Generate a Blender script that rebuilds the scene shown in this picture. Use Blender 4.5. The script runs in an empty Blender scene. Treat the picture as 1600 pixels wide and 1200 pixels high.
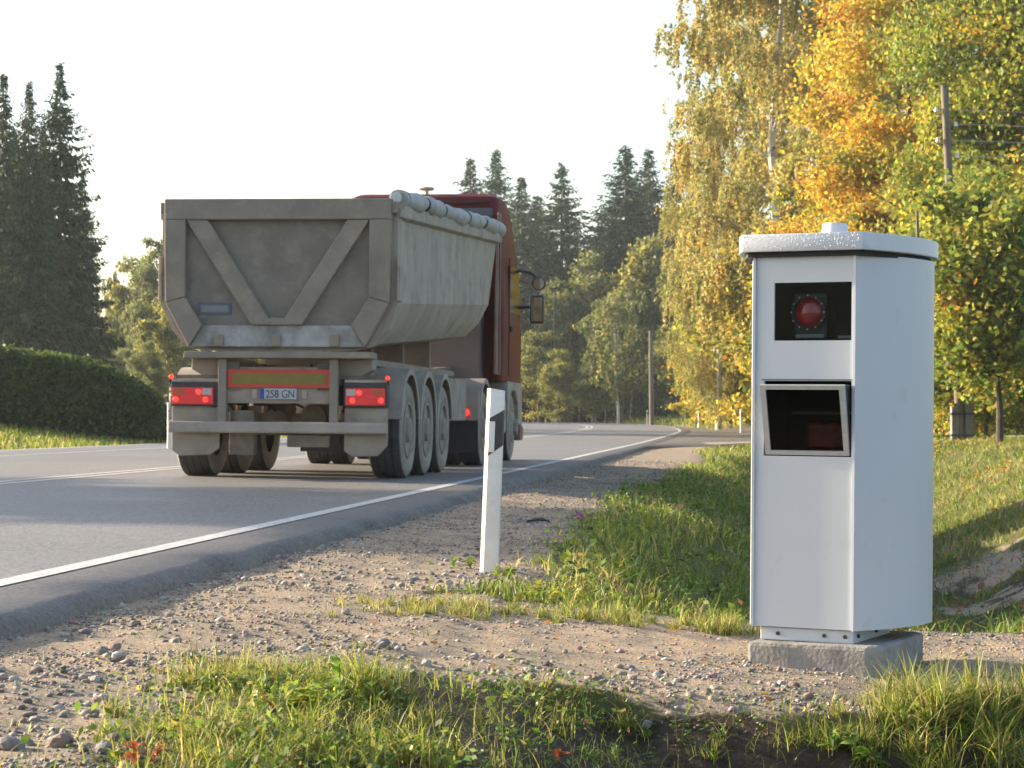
import bpy, bmesh, math, random
import numpy as np
from mathutils import Vector, Matrix

R = math.radians
random.seed(7)
rng = np.random.default_rng(11)
scene = bpy.context.scene
COL = scene.collection

# ------------------------------------------------------------------ camera, sky, sun, exposure
EYE = 0.66                     # metres above the road surface beside the truck
FPX = 3400.0                   # focal length in photo pixels (1600 wide)
cam_d = bpy.data.cameras.new('camera')
cam = bpy.data.objects.new('camera', cam_d)
COL.objects.link(cam)
cam_d.sensor_width = 36.0
cam_d.lens = 36.0 * FPX / 1600.0
cam_d.clip_start = 0.1
cam_d.clip_end = 5000
cam_d.dof.use_dof = True
cam_d.dof.focus_distance = 8.3
cam_d.dof.aperture_fstop = 14.0
cam.location = (0, 0, EYE)
cam.rotation_euler = (R(90) + math.atan(54 / FPX), 0, 0)
scene.camera = cam

SUN_AZ = R(66)                 # to the left of the viewing direction
SUN_EL = R(17)
sun_to = Vector((-math.sin(SUN_AZ) * math.cos(SUN_EL), math.cos(SUN_AZ) * math.cos(SUN_EL), math.sin(SUN_EL)))
world = bpy.data.worlds.new('World')
scene.world = world
world.use_nodes = True
wn = world.node_tree.nodes
wl = world.node_tree.links
bg = wn['Background']
sky = wn.new('ShaderNodeTexSky')
sky.sky_type = 'NISHITA'
sky.sun_disc = False
sky.sun_elevation = SUN_EL
sky.sun_rotation = -SUN_AZ
sky.air_density = 1.0
sky.dust_density = 2.5
sky.ozone_density = 1.0
wl.new(sky.outputs[0], bg.inputs[0])
bg.inputs[1].default_value = 0.13

sun_d = bpy.data.lights.new('sun', 'SUN')
sun_d.energy = 4.9
sun_d.angle = R(0.6)
sun_d.color = (1.0, 0.84, 0.62)
sun = bpy.data.objects.new('sun', sun_d)
COL.objects.link(sun)
sun.rotation_euler = (-sun_to).to_track_quat('-Z', 'Y').to_euler()

vs = scene.view_settings
vs.view_transform = 'Standard'
vs.look = 'None'
vs.exposure = 1.55
vs.gamma = 1.0
vs.use_curve_mapping = False
scene.render.film_transparent = False
scene.cycles.max_bounces = 8
scene.cycles.transparent_max_bounces = 8

# ------------------------------------------------------------------ tagging helpers
def tag(o, label=None, cat=None, group=None, kind=None):
    if label: o['label'] = label
    if cat: o['category'] = cat
    if group: o['group'] = group
    if kind: o['kind'] = kind
    return o

def empty(name, loc=(0, 0, 0), rz=0.0, parent=None):
    o = bpy.data.objects.new(name, None)
    o.empty_display_size = 0.2
    o.location = loc
    o.rotation_euler = (0, 0, rz)
    o.parent = parent
    COL.objects.link(o)
    return o

def link(name, me, parent=None, loc=(0, 0, 0), rot=(0, 0, 0), scl=(1, 1, 1)):
    o = bpy.data.objects.new(name, me)
    o.parent = parent
    o.location = loc
    o.rotation_euler = rot
    o.scale = scl
    COL.objects.link(o)
    return o

# ------------------------------------------------------------------ materials
def new_mat(name):
    m = bpy.data.materials.new(name)
    m.use_nodes = True
    return m, m.node_tree.nodes, m.node_tree.links, m.node_tree.nodes['Principled BSDF']

def mat(name, c1, c2=None, scale=3.0, rough=0.6, metal=0.0, bump=0.0, bscale=60.0, contrast=(0.35, 0.65),
        spec=0.5, emit=None, estr=0.0, dust=None, dscale=1.2, dcon=(0.45, 0.7), coat=0.0, rvar=0.0, stretch=(1, 1, 1)):
    m, n, l, p = new_mat(name)
    p.inputs['Roughness'].default_value = rough
    p.inputs['Metallic'].default_value = metal
    p.inputs['Specular IOR Level'].default_value = spec
    p.inputs['Coat Weight'].default_value = coat
    tc = n.new('ShaderNodeTexCoord')
    mp = n.new('ShaderNodeMapping')
    mp.inputs['Scale'].default_value = stretch
    l.new(tc.outputs['Object'], mp.inputs[0])
    base = None
    if c2 is not None:
        tx = n.new('ShaderNodeTexNoise')
        tx.inputs['Scale'].default_value = scale
        tx.inputs['Detail'].default_value = 8
        tx.inputs['Roughness'].default_value = 0.62
        l.new(mp.outputs[0], tx.inputs['Vector'])
        mr = n.new('ShaderNodeMapRange')
        mr.inputs[1].default_value = contrast[0]
        mr.inputs[2].default_value = contrast[1]
        l.new(tx.outputs[0], mr.inputs[0])
        mx = n.new('ShaderNodeMix')
        mx.data_type = 'RGBA'
        mx.inputs[6].default_value = (*c1, 1)
        mx.inputs[7].default_value = (*c2, 1)
        l.new(mr.outputs[0], mx.inputs[0])
        base = mx.outputs[2]
        if rvar:
            rr = n.new('ShaderNodeMapRange')
            rr.inputs[3].default_value = rough - rvar
            rr.inputs[4].default_value = rough + rvar
            l.new(tx.outputs[0], rr.inputs[0])
            l.new(rr.outputs[0], p.inputs['Roughness'])
    if dust is not None:
        t2 = n.new('ShaderNodeTexNoise')
        t2.inputs['Scale'].default_value = dscale
        t2.inputs['Detail'].default_value = 10
        t2.inputs['Roughness'].default_value = 0.7
        l.new(tc.outputs['Object'], t2.inputs['Vector'])
        m2 = n.new('ShaderNodeMapRange')
        m2.inputs[1].default_value = dcon[0]
        m2.inputs[2].default_value = dcon[1]
        l.new(t2.outputs[0], m2.inputs[0])
        x2 = n.new('ShaderNodeMix')
        x2.data_type = 'RGBA'
        if base is None:
            x2.inputs[6].default_value = (*c1, 1)
        else:
            l.new(base, x2.inputs[6])
        x2.inputs[7].default_value = (*dust, 1)
        l.new(m2.outputs[0], x2.inputs[0])
        base = x2.outputs[2]
    if base is None:
        p.inputs['Base Color'].default_value = (*c1, 1)
    else:
        l.new(base, p.inputs['Base Color'])
    if bump:
        t3 = n.new('ShaderNodeTexNoise')
        t3.inputs['Scale'].default_value = bscale
        t3.inputs['Detail'].default_value = 5
        l.new(tc.outputs['Object'], t3.inputs['Vector'])
        b = n.new('ShaderNodeBump')
        b.inputs['Strength'].default_value = bump
        b.inputs['Distance'].default_value = 0.01
        l.new(t3.outputs[0], b.inputs['Height'])
        l.new(b.outputs[0], p.inputs['Normal'])
    if emit:
        p.inputs['Emission Color'].default_value = (*emit, 1)
        p.inputs['Emission Strength'].default_value = estr
    return m

def leaf_mat(name, transl=0.4, rough=0.55, gain=1.0):
    """Leaf: colour from the 'Col' attribute, diffuse + light shining through."""
    m, n, l, p = new_mat(name)
    at = n.new('ShaderNodeAttribute')
    at.attribute_name = 'Col'
    p.inputs['Roughness'].default_value = rough
    p.inputs['Specular IOR Level'].default_value = 0.3
    l.new(at.outputs['Color'], p.inputs['Base Color'])
    tr = n.new('ShaderNodeBsdfTranslucent')
    l.new(at.outputs['Color'], tr.inputs['Color'])
    mx = n.new('ShaderNodeMixShader')
    mx.inputs[0].default_value = transl
    l.new(p.outputs[0], mx.inputs[1])
    l.new(tr.outputs[0], mx.inputs[2])
    l.new(mx.outputs[0], n['Material Output'].inputs[0])
    return m

def glass_mat(name, tint=(0.9, 0.95, 0.95), rough=0.02):
    m, n, l, p = new_mat(name)
    g = n.new('ShaderNodeBsdfGlossy')
    g.inputs['Roughness'].default_value = rough
    t = n.new('ShaderNodeBsdfTransparent')
    t.inputs[0].default_value = (*tint, 1)
    f = n.new('ShaderNodeFresnel')
    f.inputs[0].default_value = 1.15
    mx = n.new('ShaderNodeMixShader')
    l.new(f.outputs[0], mx.inputs[0])
    l.new(t.outputs[0], mx.inputs[1])
    l.new(g.outputs[0], mx.inputs[2])
    l.new(mx.outputs[0], n['Material Output'].inputs[0])
    return m

M = {}
M['white'] = mat('cabinet_white_paint', (0.565, 0.585, 0.615), (0.54, 0.56, 0.59), 1.5, 0.36, bump=0.02, bscale=220, dust=(0.44, 0.42, 0.38), dscale=7, dcon=(0.58, 0.86))
M['white_lid'] = mat('lid_white_paint', (0.585, 0.605, 0.635), (0.55, 0.57, 0.60), 6, 0.3, bump=0.03, bscale=150)
M['black_in'] = mat('black_interior', (0.006, 0.006, 0.007), rough=0.7)
M['dark_metal'] = mat('dark_metal', (0.035, 0.035, 0.037), (0.06, 0.06, 0.06), 20, 0.5, metal=0.4)
M['alu'] = mat('bare_aluminium', (0.52, 0.53, 0.54), (0.44, 0.45, 0.46), 30, 0.35, metal=0.35, rvar=0.1)
M['glass'] = glass_mat('clear_pane', (0.85, 0.88, 0.88), 0.02)
M['red_lens'] = mat('red_lens', (0.55, 0.008, 0.02), (0.22, 0.003, 0.008), 10, 0.12, coat=0.6)
M['red_lamp'] = mat('red_flash_lamp', (0.42, 0.016, 0.02), (0.05, 0.004, 0.005), 22, 0.25, coat=0.5)
M['grey_part'] = mat('grey_plastic', (0.17, 0.17, 0.17), rough=0.5)
M['glass_dark'] = glass_mat('tinted_pane', (0.62, 0.62, 0.62), 0.02)
M['rubber'] = mat('black_rubber', (0.012, 0.012, 0.013), rough=0.75)
M['concrete'] = mat('concrete', (0.31, 0.29, 0.265), (0.20, 0.185, 0.168), 7, 0.85, bump=0.5, bscale=70, dust=(0.13, 0.115, 0.10), dscale=4.5, dcon=(0.52, 0.66))
M['dew'] = mat('dew_drop', (0.9, 0.92, 0.95), rough=0.03, spec=0.9)
M['post_white'] = mat('post_white_plastic', (0.74, 0.73, 0.70), (0.66, 0.64, 0.60), 8, 0.4, dust=(0.48, 0.42, 0.34), dscale=6, dcon=(0.55, 0.8))
M['post_black'] = mat('post_black_band', (0.022, 0.024, 0.027), (0.05, 0.05, 0.05), 10, 0.45)
M['reflector'] = mat('white_reflector', (0.72, 0.72, 0.70), rough=0.2, coat=0.4)
M['asphalt_body'] = None

# truck
DUST = (0.27, 0.245, 0.21)
M['tub'] = mat('dusty_grey_steel', (0.324, 0.275, 0.222), (0.432, 0.362, 0.289), 1.4, 0.7, dust=(0.205, 0.170, 0.138), dscale=2.6, dcon=(0.50, 0.72), bump=0.1, bscale=9, stretch=(1, 2.2, 0.35))
M['tail'] = mat('dusty_tailgate_steel', (0.233, 0.193, 0.151), (0.162, 0.136, 0.110), 1.9, 0.72, dust=(0.313, 0.263, 0.209), dscale=3.0, dcon=(0.50, 0.78), bump=0.12, bscale=7)
M['tail_frame'] = mat('dusty_frame_steel', (0.275, 0.227, 0.173), (0.205, 0.169, 0.132), 2.2, 0.72, dust=(0.346, 0.288, 0.226), dscale=3.4, dcon=(0.52, 0.78))
M['splash'] = mat('pale_dried_splash', (0.38, 0.37, 0.345), (0.19, 0.175, 0.155), 3.0, 0.8, contrast=(0.4, 0.62))
M['chassis'] = mat('dirty_chassis', (0.087, 0.071, 0.055), (0.227, 0.180, 0.134), 3.0, 0.8, bump=0.1, bscale=20)
M['dirt_panel'] = mat('mud_coated_panel', (0.346, 0.288, 0.226), (0.249, 0.203, 0.158), 4.0, 0.85, dust=(0.108, 0.088, 0.070), dscale=4, dcon=(0.6, 0.8))
M['tarp'] = mat('grey_tarp', (0.42, 0.42, 0.41), (0.30, 0.295, 0.28), 5, 0.6, bump=0.6, bscale=11, dust=(0.20, 0.18, 0.13), dscale=5, dcon=(0.58, 0.72))
M['strap'] = mat('dark_strap', (0.04, 0.04, 0.04), rough=0.8)
M['tyre'] = mat('dusty_tyre', (0.216, 0.182, 0.147), (0.336, 0.281, 0.222), 3.5, 0.85, bump=0.15, bscale=25)
M['tread'] = mat('dark_tyre_tread', (0.03, 0.028, 0.026), (0.07, 0.064, 0.057), 4, 0.9, bump=0.3, bscale=30)
M['rim'] = mat('dusty_rim', (0.336, 0.281, 0.222), (0.227, 0.190, 0.149), 6, 0.75)
M['guard'] = mat('dusty_mudguard', (0.367, 0.317, 0.262), (0.282, 0.239, 0.196), 3, 0.65, dust=(0.216, 0.180, 0.143), dscale=3, dcon=(0.55, 0.8))
M['red_paint'] = mat('red_cab_paint', (0.15, 0.014, 0.012), (0.11, 0.012, 0.010), 2, 0.5, spec=0.18, dust=(0.13, 0.045, 0.036), dscale=1.6, dcon=(0.45, 0.85))
M['red_dirty'] = mat('dusty_red_panel', (0.17, 0.055, 0.050), (0.22, 0.12, 0.10), 2, 0.6, dust=(0.24, 0.19, 0.165), dscale=1.4, dcon=(0.45, 0.75))
M['cab_wall'] = mat('mud_covered_cab_wall', (0.26, 0.205, 0.18), (0.21, 0.17, 0.155), 2, 0.8)
M['blue_grey'] = mat('grey_blue_panel', (0.055, 0.065, 0.085), (0.09, 0.095, 0.11), 4, 0.55)
M['mirror_black'] = mat('mirror_black', (0.012, 0.013, 0.013), rough=0.35)
M['mirror_glass'] = mat('mirror_glass', (0.75, 0.78, 0.76), rough=0.03, metal=1.0)
M['cab_glass'] = mat('cab_window', (0.012, 0.014, 0.015), rough=0.25, spec=0.12)
M['beacon'] = mat('cream_cap', (0.55, 0.50, 0.38), rough=0.5)
M['tl_red'] = mat('tail_lamp_red', (0.30, 0.016, 0.020), (0.22, 0.012, 0.016), 9, 0.25, coat=0.3, emit=(1.0, 0.03, 0.04), estr=0.10)
M['tl_lit'] = mat('lit_tail_lamp', (0.7, 0.03, 0.02), rough=0.3, emit=(1.0, 0.045, 0.03), estr=0.55)
M['tl_amber'] = mat('amber_lamp', (0.42, 0.10, 0.03), rough=0.3)
M['tl_clear'] = mat('clear_lamp', (0.42, 0.40, 0.40), rough=0.25)
M['refl_red'] = mat('fluorescent_red', (0.62, 0.050, 0.030), (0.52, 0.05, 0.032), 8, 0.5)
M['refl_yellow'] = mat('retro_yellow', (0.235, 0.165, 0.020), (0.19, 0.14, 0.022), 10, 0.5)
M['plate_white'] = mat('plate_white', (0.46, 0.47, 0.50), (0.36, 0.36, 0.37), 12, 0.4)
M['plate_blue'] = mat('plate_blue', (0.02, 0.06, 0.30), rough=0.4)
M['plate_ink'] = mat('plate_ink', (0.02, 0.02, 0.025), rough=0.5)
M['badge'] = mat('badge_blue', (0.075, 0.095, 0.15), (0.11, 0.12, 0.16), 12, 0.6)
M['badge_in'] = mat('badge_inner', (0.21, 0.20, 0.18), rough=0.7)

# wood, wires, sign
M['pole_wood'] = mat('weathered_pole_wood', (0.19, 0.155, 0.12), (0.11, 0.09, 0.07), 2, 0.85, stretch=(6, 6, 0.5), bump=0.4, bscale=25)
M['stub'] = mat('concrete_stub', (0.20, 0.19, 0.18), (0.13, 0.125, 0.12), 3, 0.9, bump=0.3, bscale=12)
M['wire'] = mat('bare_wire', (0.42, 0.36, 0.30), rough=0.4, metal=0.3)
M['porcelain'] = mat('white_porcelain', (0.75, 0.75, 0.74), rough=0.2)
M['bark_spruce'] = mat('spruce_bark', (0.10, 0.085, 0.07), (0.055, 0.045, 0.038), 4, 0.9, bump=0.5, bscale=14)
M['bark_birch'] = mat('birch_bark', (0.50, 0.47, 0.42), (0.06, 0.055, 0.05), 2.2, 0.8, contrast=(0.55, 0.63), stretch=(1, 1, 2.6))
M['bark_dark'] = mat('maple_bark', (0.085, 0.07, 0.055), (0.05, 0.042, 0.034), 4, 0.9, bump=0.5, bscale=12)
M['leaf'] = leaf_mat('leaf', 0.52)
M['needle'] = leaf_mat('needle', 0.15, 0.65)
M['grass'] = leaf_mat('grass_blade', 0.52, 0.45)
M['stonemix'] = leaf_mat('stone_mix', 0.0, 0.85)
M['sign_blue'] = mat('sign_blue', (0.02, 0.07, 0.35), rough=0.4)
M['flower'] = mat('pink_petals', (0.50, 0.10, 0.32), (0.36, 0.06, 0.25), 60, 0.6)
M['stem'] = mat('plant_stem', (0.10, 0.13, 0.03), (0.17, 0.12, 0.05), 20, 0.6)

def asphalt_mat(name='asphalt', k=(1, 1, 1)):
    m, n, l, p = new_mat(name)
    tc = n.new('ShaderNodeTexCoord')
    def noise(scale, det=6, vec=None):
        t = n.new('ShaderNodeTexNoise')
        t.inputs['Scale'].default_value = scale
        t.inputs['Detail'].default_value = det
        l.new(vec or tc.outputs['Object'], t.inputs['Vector'])
        return t
    big = noise(0.25, 5)
    mp = n.new('ShaderNodeMapping')
    mp.inputs['Rotation'].default_value = (0, 0, math.atan(0.1105))
    mp.inputs['Scale'].default_value = (1.4, 0.05, 1)
    l.new(tc.outputs['Object'], mp.inputs[0])
    streak = noise(1.0, 4, mp.outputs[0])
    vor = n.new('ShaderNodeTexVoronoi')
    vor.inputs['Scale'].default_value = 70
    l.new(tc.outputs['Object'], vor.inputs['Vector'])
    r = n.new('ShaderNodeValToRGB')
    r.color_ramp.elements[0].color = (0.030, 0.030, 0.030, 1)
    r.color_ramp.elements[1].color = (0.30, 0.28, 0.26, 1)
    l.new(vor.outputs['Color'], r.inputs[0])
    mx = n.new('ShaderNodeMix'); mx.data_type = 'RGBA'
    mx.inputs[7].default_value = (0.165, 0.155, 0.15, 1)
    l.new(r.outputs[0], mx.inputs[6])
    mr = n.new('ShaderNodeMapRange')
    mr.inputs[1].default_value = 0.38; mr.inputs[2].default_value = 0.66; mr.inputs[4].default_value = 0.5
    l.new(streak.outputs[0], mr.inputs[0])
    l.new(mr.outputs[0], mx.inputs[0])
    m2 = n.new('ShaderNodeMix'); m2.data_type = 'RGBA'
    m2.inputs[7].default_value = (0.09, 0.086, 0.08, 1)
    l.new(mx.outputs[2], m2.inputs[6])
    mr2 = n.new('ShaderNodeMapRange')
    mr2.inputs[1].default_value = 0.4; mr2.inputs[2].default_value = 0.7; mr2.inputs[4].default_value = 0.4
    l.new(big.outputs[0], mr2.inputs[0])
    l.new(mr2.outputs[0], m2.inputs[0])
    tn = n.new('ShaderNodeMix'); tn.data_type = 'RGBA'; tn.blend_type = 'MULTIPLY'
    tn.inputs[0].default_value = 1.0
    tn.inputs[7].default_value = (*k, 1)
    l.new(m2.outputs[2], tn.inputs[6])
    l.new(tn.outputs[2], p.inputs['Base Color'])
    p.inputs['Roughness'].default_value = 0.62
    p.inputs['Specular IOR Level'].default_value = 0.45
    b = n.new('ShaderNodeBump')
    b.inputs['Strength'].default_value = 0.5
    b.inputs['Distance'].default_value = 0.003
    l.new(noise(190, 2).outputs[0], b.inputs['Height'])
    l.new(b.outputs[0], p.inputs['Normal'])
    return m
M['asphalt'] = asphalt_mat()
M['apron'] = asphalt_mat('older_edge_asphalt', (0.80, 0.73, 0.66))
M['paint'] = mat('worn_road_paint', (0.50, 0.49, 0.47), (0.20, 0.195, 0.19), 24, 0.6, contrast=(0.46, 0.74), bump=0.05, bscale=90)

def ground_mat():
    """Attribute 'gravel' (1 = sandy gravel, 0 = turf soil) and 'soil' (dark humus) chosen per vertex, broken up by noise."""
    m, n, l, p = new_mat('verge_ground')
    tc = n.new('ShaderNodeTexCoord')
    def noise(scale, det=8, rough=0.6):
        t = n.new('ShaderNodeTexNoise')
        t.inputs['Scale'].default_value = scale
        t.inputs['Detail'].default_value = det
        t.inputs['Roughness'].default_value = rough
        l.new(tc.outputs['Object'], t.inputs['Vector'])
        return t.outputs[0]
    def ramp(src, stops):
        r = n.new('ShaderNodeValToRGB')
        e = r.color_ramp.elements
        while len(e) < len(stops): e.new(0.5)
        for el, (pos, c) in zip(e, stops):
            el.position = pos; el.color = (*c, 1)
        l.new(src, r.inputs[0])
        return r.outputs[0]
    def mix(f, a, b):
        x = n.new('ShaderNodeMix'); x.data_type = 'RGBA'
        l.new(f, x.inputs[0]); l.new(a, x.inputs[6]); l.new(b, x.inputs[7])
        return x.outputs[2]
    def attr(nm):
        a = n.new('ShaderNodeAttribute'); a.attribute_name = nm
        return a.outputs['Fac']
    def sharpen(f, nz, lo, hi, amt):
        ad = n.new('ShaderNodeMath'); ad.operation = 'MULTIPLY_ADD'
        sb = n.new('ShaderNodeMath'); sb.operation = 'SUBTRACT'
        l.new(nz, sb.inputs[0]); sb.inputs[1].default_value = 0.5
        l.new(sb.outputs[0], ad.inputs[0]); ad.inputs[1].default_value = amt
        l.new(f, ad.inputs[2])
        r = n.new('ShaderNodeMapRange')
        r.inputs[1].default_value = lo; r.inputs[2].default_value = hi
        l.new(ad.outputs[0], r.inputs[0])
        return r.outputs[0]
    fine = noise(60, 6, 0.7)
    med = noise(5, 8)
    sand = ramp(fine, [(0.25, (0.16, 0.118, 0.08)), (0.5, (0.36, 0.272, 0.185)), (0.75, (0.50, 0.395, 0.28))])
    sand2 = ramp(fine, [(0.25, (0.12, 0.095, 0.075)), (0.5, (0.235, 0.195, 0.155)), (0.75, (0.36, 0.31, 0.255))])
    gr = mix(sharpen(med, med, 0.42, 0.62, 0.0), sand, sand2)
    turf = ramp(noise(1.3, 10, 0.7), [(0.3, (0.045, 0.055, 0.016)), (0.5, (0.085, 0.088, 0.028)), (0.7, (0.17, 0.135, 0.06))])
    soil = ramp(noise(22, 8), [(0.3, (0.030, 0.022, 0.015)), (0.6, (0.075, 0.055, 0.038)), (0.8, (0.14, 0.105, 0.075))])
    nz = noise(9, 8, 0.7)
    c = mix(sharpen(attr('gravel'), nz, 0.4, 0.6, 0.9), turf, gr)
    c = mix(sharpen(attr('soil'), nz, 0.4, 0.65, 0.8), c, soil)
    l.new(c, p.inputs['Base Color'])
    p.inputs['Roughness'].default_value = 0.95
    p.inputs['Specular IOR Level'].default_value = 0.15
    b = n.new('ShaderNodeBump')
    b.inputs['Strength'].default_value = 0.9
    b.inputs['Distance'].default_value = 0.012
    l.new(noise(75, 4, 0.65), b.inputs['Height'])
    l.new(b.outputs[0], p.inputs['Normal'])
    return m
M['ground'] = ground_mat()
M['track'] = mat('gravel_track', (0.30, 0.255, 0.215), (0.22, 0.19, 0.16), 2, 0.95, bump=0.4, bscale=30)

# ------------------------------------------------------------------ mesh builder
class MB:
    def __init__(s):
        s.v = []; s.f = []
    def add(s, vs, fs):
        o = len(s.v)
        s.v += [tuple(x) for x in vs]
        s.f += [tuple(i + o for i in f) for f in fs]
        return s
    def box(s, x0, x1, y0, y1, z0, z1, mtx=None):
        vs = [Vector(c) for c in ((x0, y0, z0), (x1, y0, z0), (x1, y1, z0), (x0, y1, z0), (x0, y0, z1), (x1, y0, z1), (x1, y1, z1), (x0, y1, z1))]
        if mtx: vs = [mtx @ q for q in vs]
        return s.add(vs, [(3, 2, 1, 0), (4, 5, 6, 7), (0, 1, 5, 4), (1, 2, 6, 5), (2, 3, 7, 6), (3, 0, 4, 7)])
    def prism(s, poly, a, b, axis='y'):
        n = len(poly)
        def P(p, t):
            return {'y': (p[0], t, p[1]), 'x': (t, p[0], p[1]), 'z': (p[0], p[1], t)}[axis]
        vs = [P(p, a) for p in poly] + [P(p, b) for p in poly]
        fs = [tuple(range(n)), tuple(reversed(range(n, 2 * n)))]
        fs += [(i + n, (i + 1) % n + n, (i + 1) % n, i) for i in range(n)]
        return s.add(vs, fs)
    def tube(s, path, r, n=8, cap=True):
        path = [Vector(p) for p in path]
        rs = r if isinstance(r, (list, tuple)) else [r] * len(path)
        o = []
        for i, p in enumerate(path):
            d = (path[min(i + 1, len(path) - 1)] - path[max(i - 1, 0)]).normalized()
            ref = Vector((0, 0, 1)) if abs(d.z) < 0.9 else Vector((0, 1, 0))
            a = d.cross(ref).normalized(); b = d.cross(a)
            for k in range(n):
                t = 2 * math.pi * k / n
                o.append(p + (a * math.cos(t) + b * math.sin(t)) * rs[i])
        fs = []
        for i in range(len(path) - 1):
            for k in range(n):
                fs.append((i * n + k, i * n + (k + 1) % n, (i + 1) * n + (k + 1) % n, (i + 1) * n + k))
        if cap:
            fs.append(tuple(reversed(range(n))))
            fs.append(tuple(range((len(path) - 1) * n, len(path) * n)))
        return s.add(o, fs)
    def lathe(s, prof, axis='z', n=24, org=(0, 0, 0), cap=True):
        """prof: (radius, height) pairs."""
        o = []
        for r, h in prof:
            for k in range(n):
                t = 2 * math.pi * k / n
                c, q = r * math.cos(t), r * math.sin(t)
                p = {'z': (c, q, h), 'x': (h, c, q), 'y': (c, h, q)}[axis]
                o.append((p[0] + org[0], p[1] + org[1], p[2] + org[2]))
        fs = []
        for i in range(len(prof) - 1):
            for k in range(n):
                fs.append((i * n + k, i * n + (k + 1) % n, (i + 1) * n + (k + 1) % n, (i + 1) * n + k))
        if cap:
            fs.append(tuple(reversed(range(n))))
            fs.append(tuple(range((len(prof) - 1) * n, len(prof) * n)))
        return s.add(o, fs)
    def mesh(s, name, m, smooth=False, bevel=0.0, seg=2, ang=35):
        bm = bmesh.new()
        vv = [bm.verts.new(p) for p in s.v]
        for f in s.f:
            try: bm.faces.new([vv[i] for i in f])
            except ValueError: pass
        bmesh.ops.recalc_face_normals(bm, faces=bm.faces)
        if bevel:
            es = [e for e in bm.edges if len(e.link_faces) == 2 and e.calc_face_angle(0) > R(30)]
            bmesh.ops.bevel(bm, geom=es, offset=bevel, segments=seg, affect='EDGES', profile=0.5, clamp_overlap=True)
        me = bpy.data.meshes.new(name)
        bm.to_mesh(me); bm.free()
        if m: me.materials.append(M[m] if isinstance(m, str) else m)
        if smooth:
            me.polygons.foreach_set('use_smooth', [True] * len(me.polygons))
            me.set_sharp_from_angle(angle=R(ang))
        return me
    def build(s, name, m, parent=None, smooth=False, bevel=0.0, seg=2, ang=35, **kw):
        return link(name, s.mesh(name, m, smooth, bevel, seg, ang), parent, **kw)

def np_mesh(name, verts, faces, m, cols=None, quad=True, smooth=False):
    """verts (N,3), faces (F,k) with constant k; cols (N,3)."""
    me = bpy.data.meshes.new(name)
    nv, nf, k = len(verts), len(faces), faces.shape[1]
    me.vertices.add(nv)
    me.vertices.foreach_set('co', np.ascontiguousarray(verts, dtype=np.float32).ravel())
    me.loops.add(nf * k)
    me.loops.foreach_set('vertex_index', np.ascontiguousarray(faces, dtype=np.int32).ravel())
    me.polygons.add(nf)
    me.polygons.foreach_set('loop_start', np.arange(nf, dtype=np.int32) * k)
    me.polygons.foreach_set('loop_total', np.full(nf, k, dtype=np.int32))
    if smooth:
        me.polygons.foreach_set('use_smooth', np.ones(nf, dtype=bool))
    me.update(calc_edges=True)
    if cols is not None:
        a = me.color_attributes.new('Col', 'FLOAT_COLOR', 'POINT')
        c4 = np.ones((nv, 4), dtype=np.float32); c4[:, :3] = cols
        a.data.foreach_set('color', c4.ravel())
    me.materials.append(M[m])
    return me

# ------------------------------------------------------------------ value noise
def _hash(ix, iy, seed):
    h = (ix.astype(np.int64) * 374761393 + iy.astype(np.int64) * 668265263 + seed * 1442695041) & 0xFFFFFFFF
    h = ((h ^ (h >> 13)) * 1274126177) & 0xFFFFFFFF
    return ((h ^ (h >> 16)) & 0xFFFF) / 65535.0

def vnoise(x, y, seed=0):
    x = np.asarray(x, float); y = np.asarray(y, float)
    ix, iy = np.floor(x), np.floor(y)
    fx, fy = x - ix, y - iy
    fx = fx * fx * (3 - 2 * fx); fy = fy * fy * (3 - 2 * fy)
    a, b = _hash(ix, iy, seed), _hash(ix + 1, iy, seed)
    c, d = _hash(ix, iy + 1, seed), _hash(ix + 1, iy + 1, seed)
    return (a + (b - a) * fx) * (1 - fy) + (c + (d - c) * fx) * fy

def fbm(x, y, seed=0, oct=4):
    s, a, t = 0.0, 0.5, 0.0
    for k in range(oct):
        s = s + a * vnoise(x * 2 ** k, y * 2 ** k, seed + k * 17); t += a; a *= 0.55
    return s / t

def sstep(a, b, x):
    t = np.clip((np.asarray(x, float) - a) / (b - a), 0, 1)
    return t * t * (3 - 2 * t)

# ------------------------------------------------------------------ the lie of the land
B0, A0 = 0.1105, -3.01          # white edge line on the right of the road: X = A0 + B0*Y, later bending left
def edge_x(Y):
    Y = np.asarray(Y, float)
    d = np.clip(Y - 85, 0, 110)
    x = A0 + B0 * Y - 0.0016 * d * d
    return x - 0.352 * np.clip(Y - 195, 0, None)

def road_rise(Y):
    return 0.35 * sstep(50, 160, Y)

def u_of(X, Y):
    return (np.asarray(X, float) - edge_x(Y)) * 0.994

def road_z(X, Y):
    u = u_of(X, Y)
    return road_rise(Y) - 0.010 * np.clip(u, -10.6, 1.0)

def pad_w(X, Y):
    """1 on the gravel pad carrying the cabinet, 0 away from it."""
    n = (fbm(np.asarray(X) * 1.5, np.asarray(Y) * 1.5, 5) - 0.5)
    ynear = 6.88 + 0.5 * n + 0.12 * np.clip(np.asarray(X) - 0.9, 0, 3)
    yfar = 9.75 + 0.5 * n
    return ynear, yfar

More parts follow.
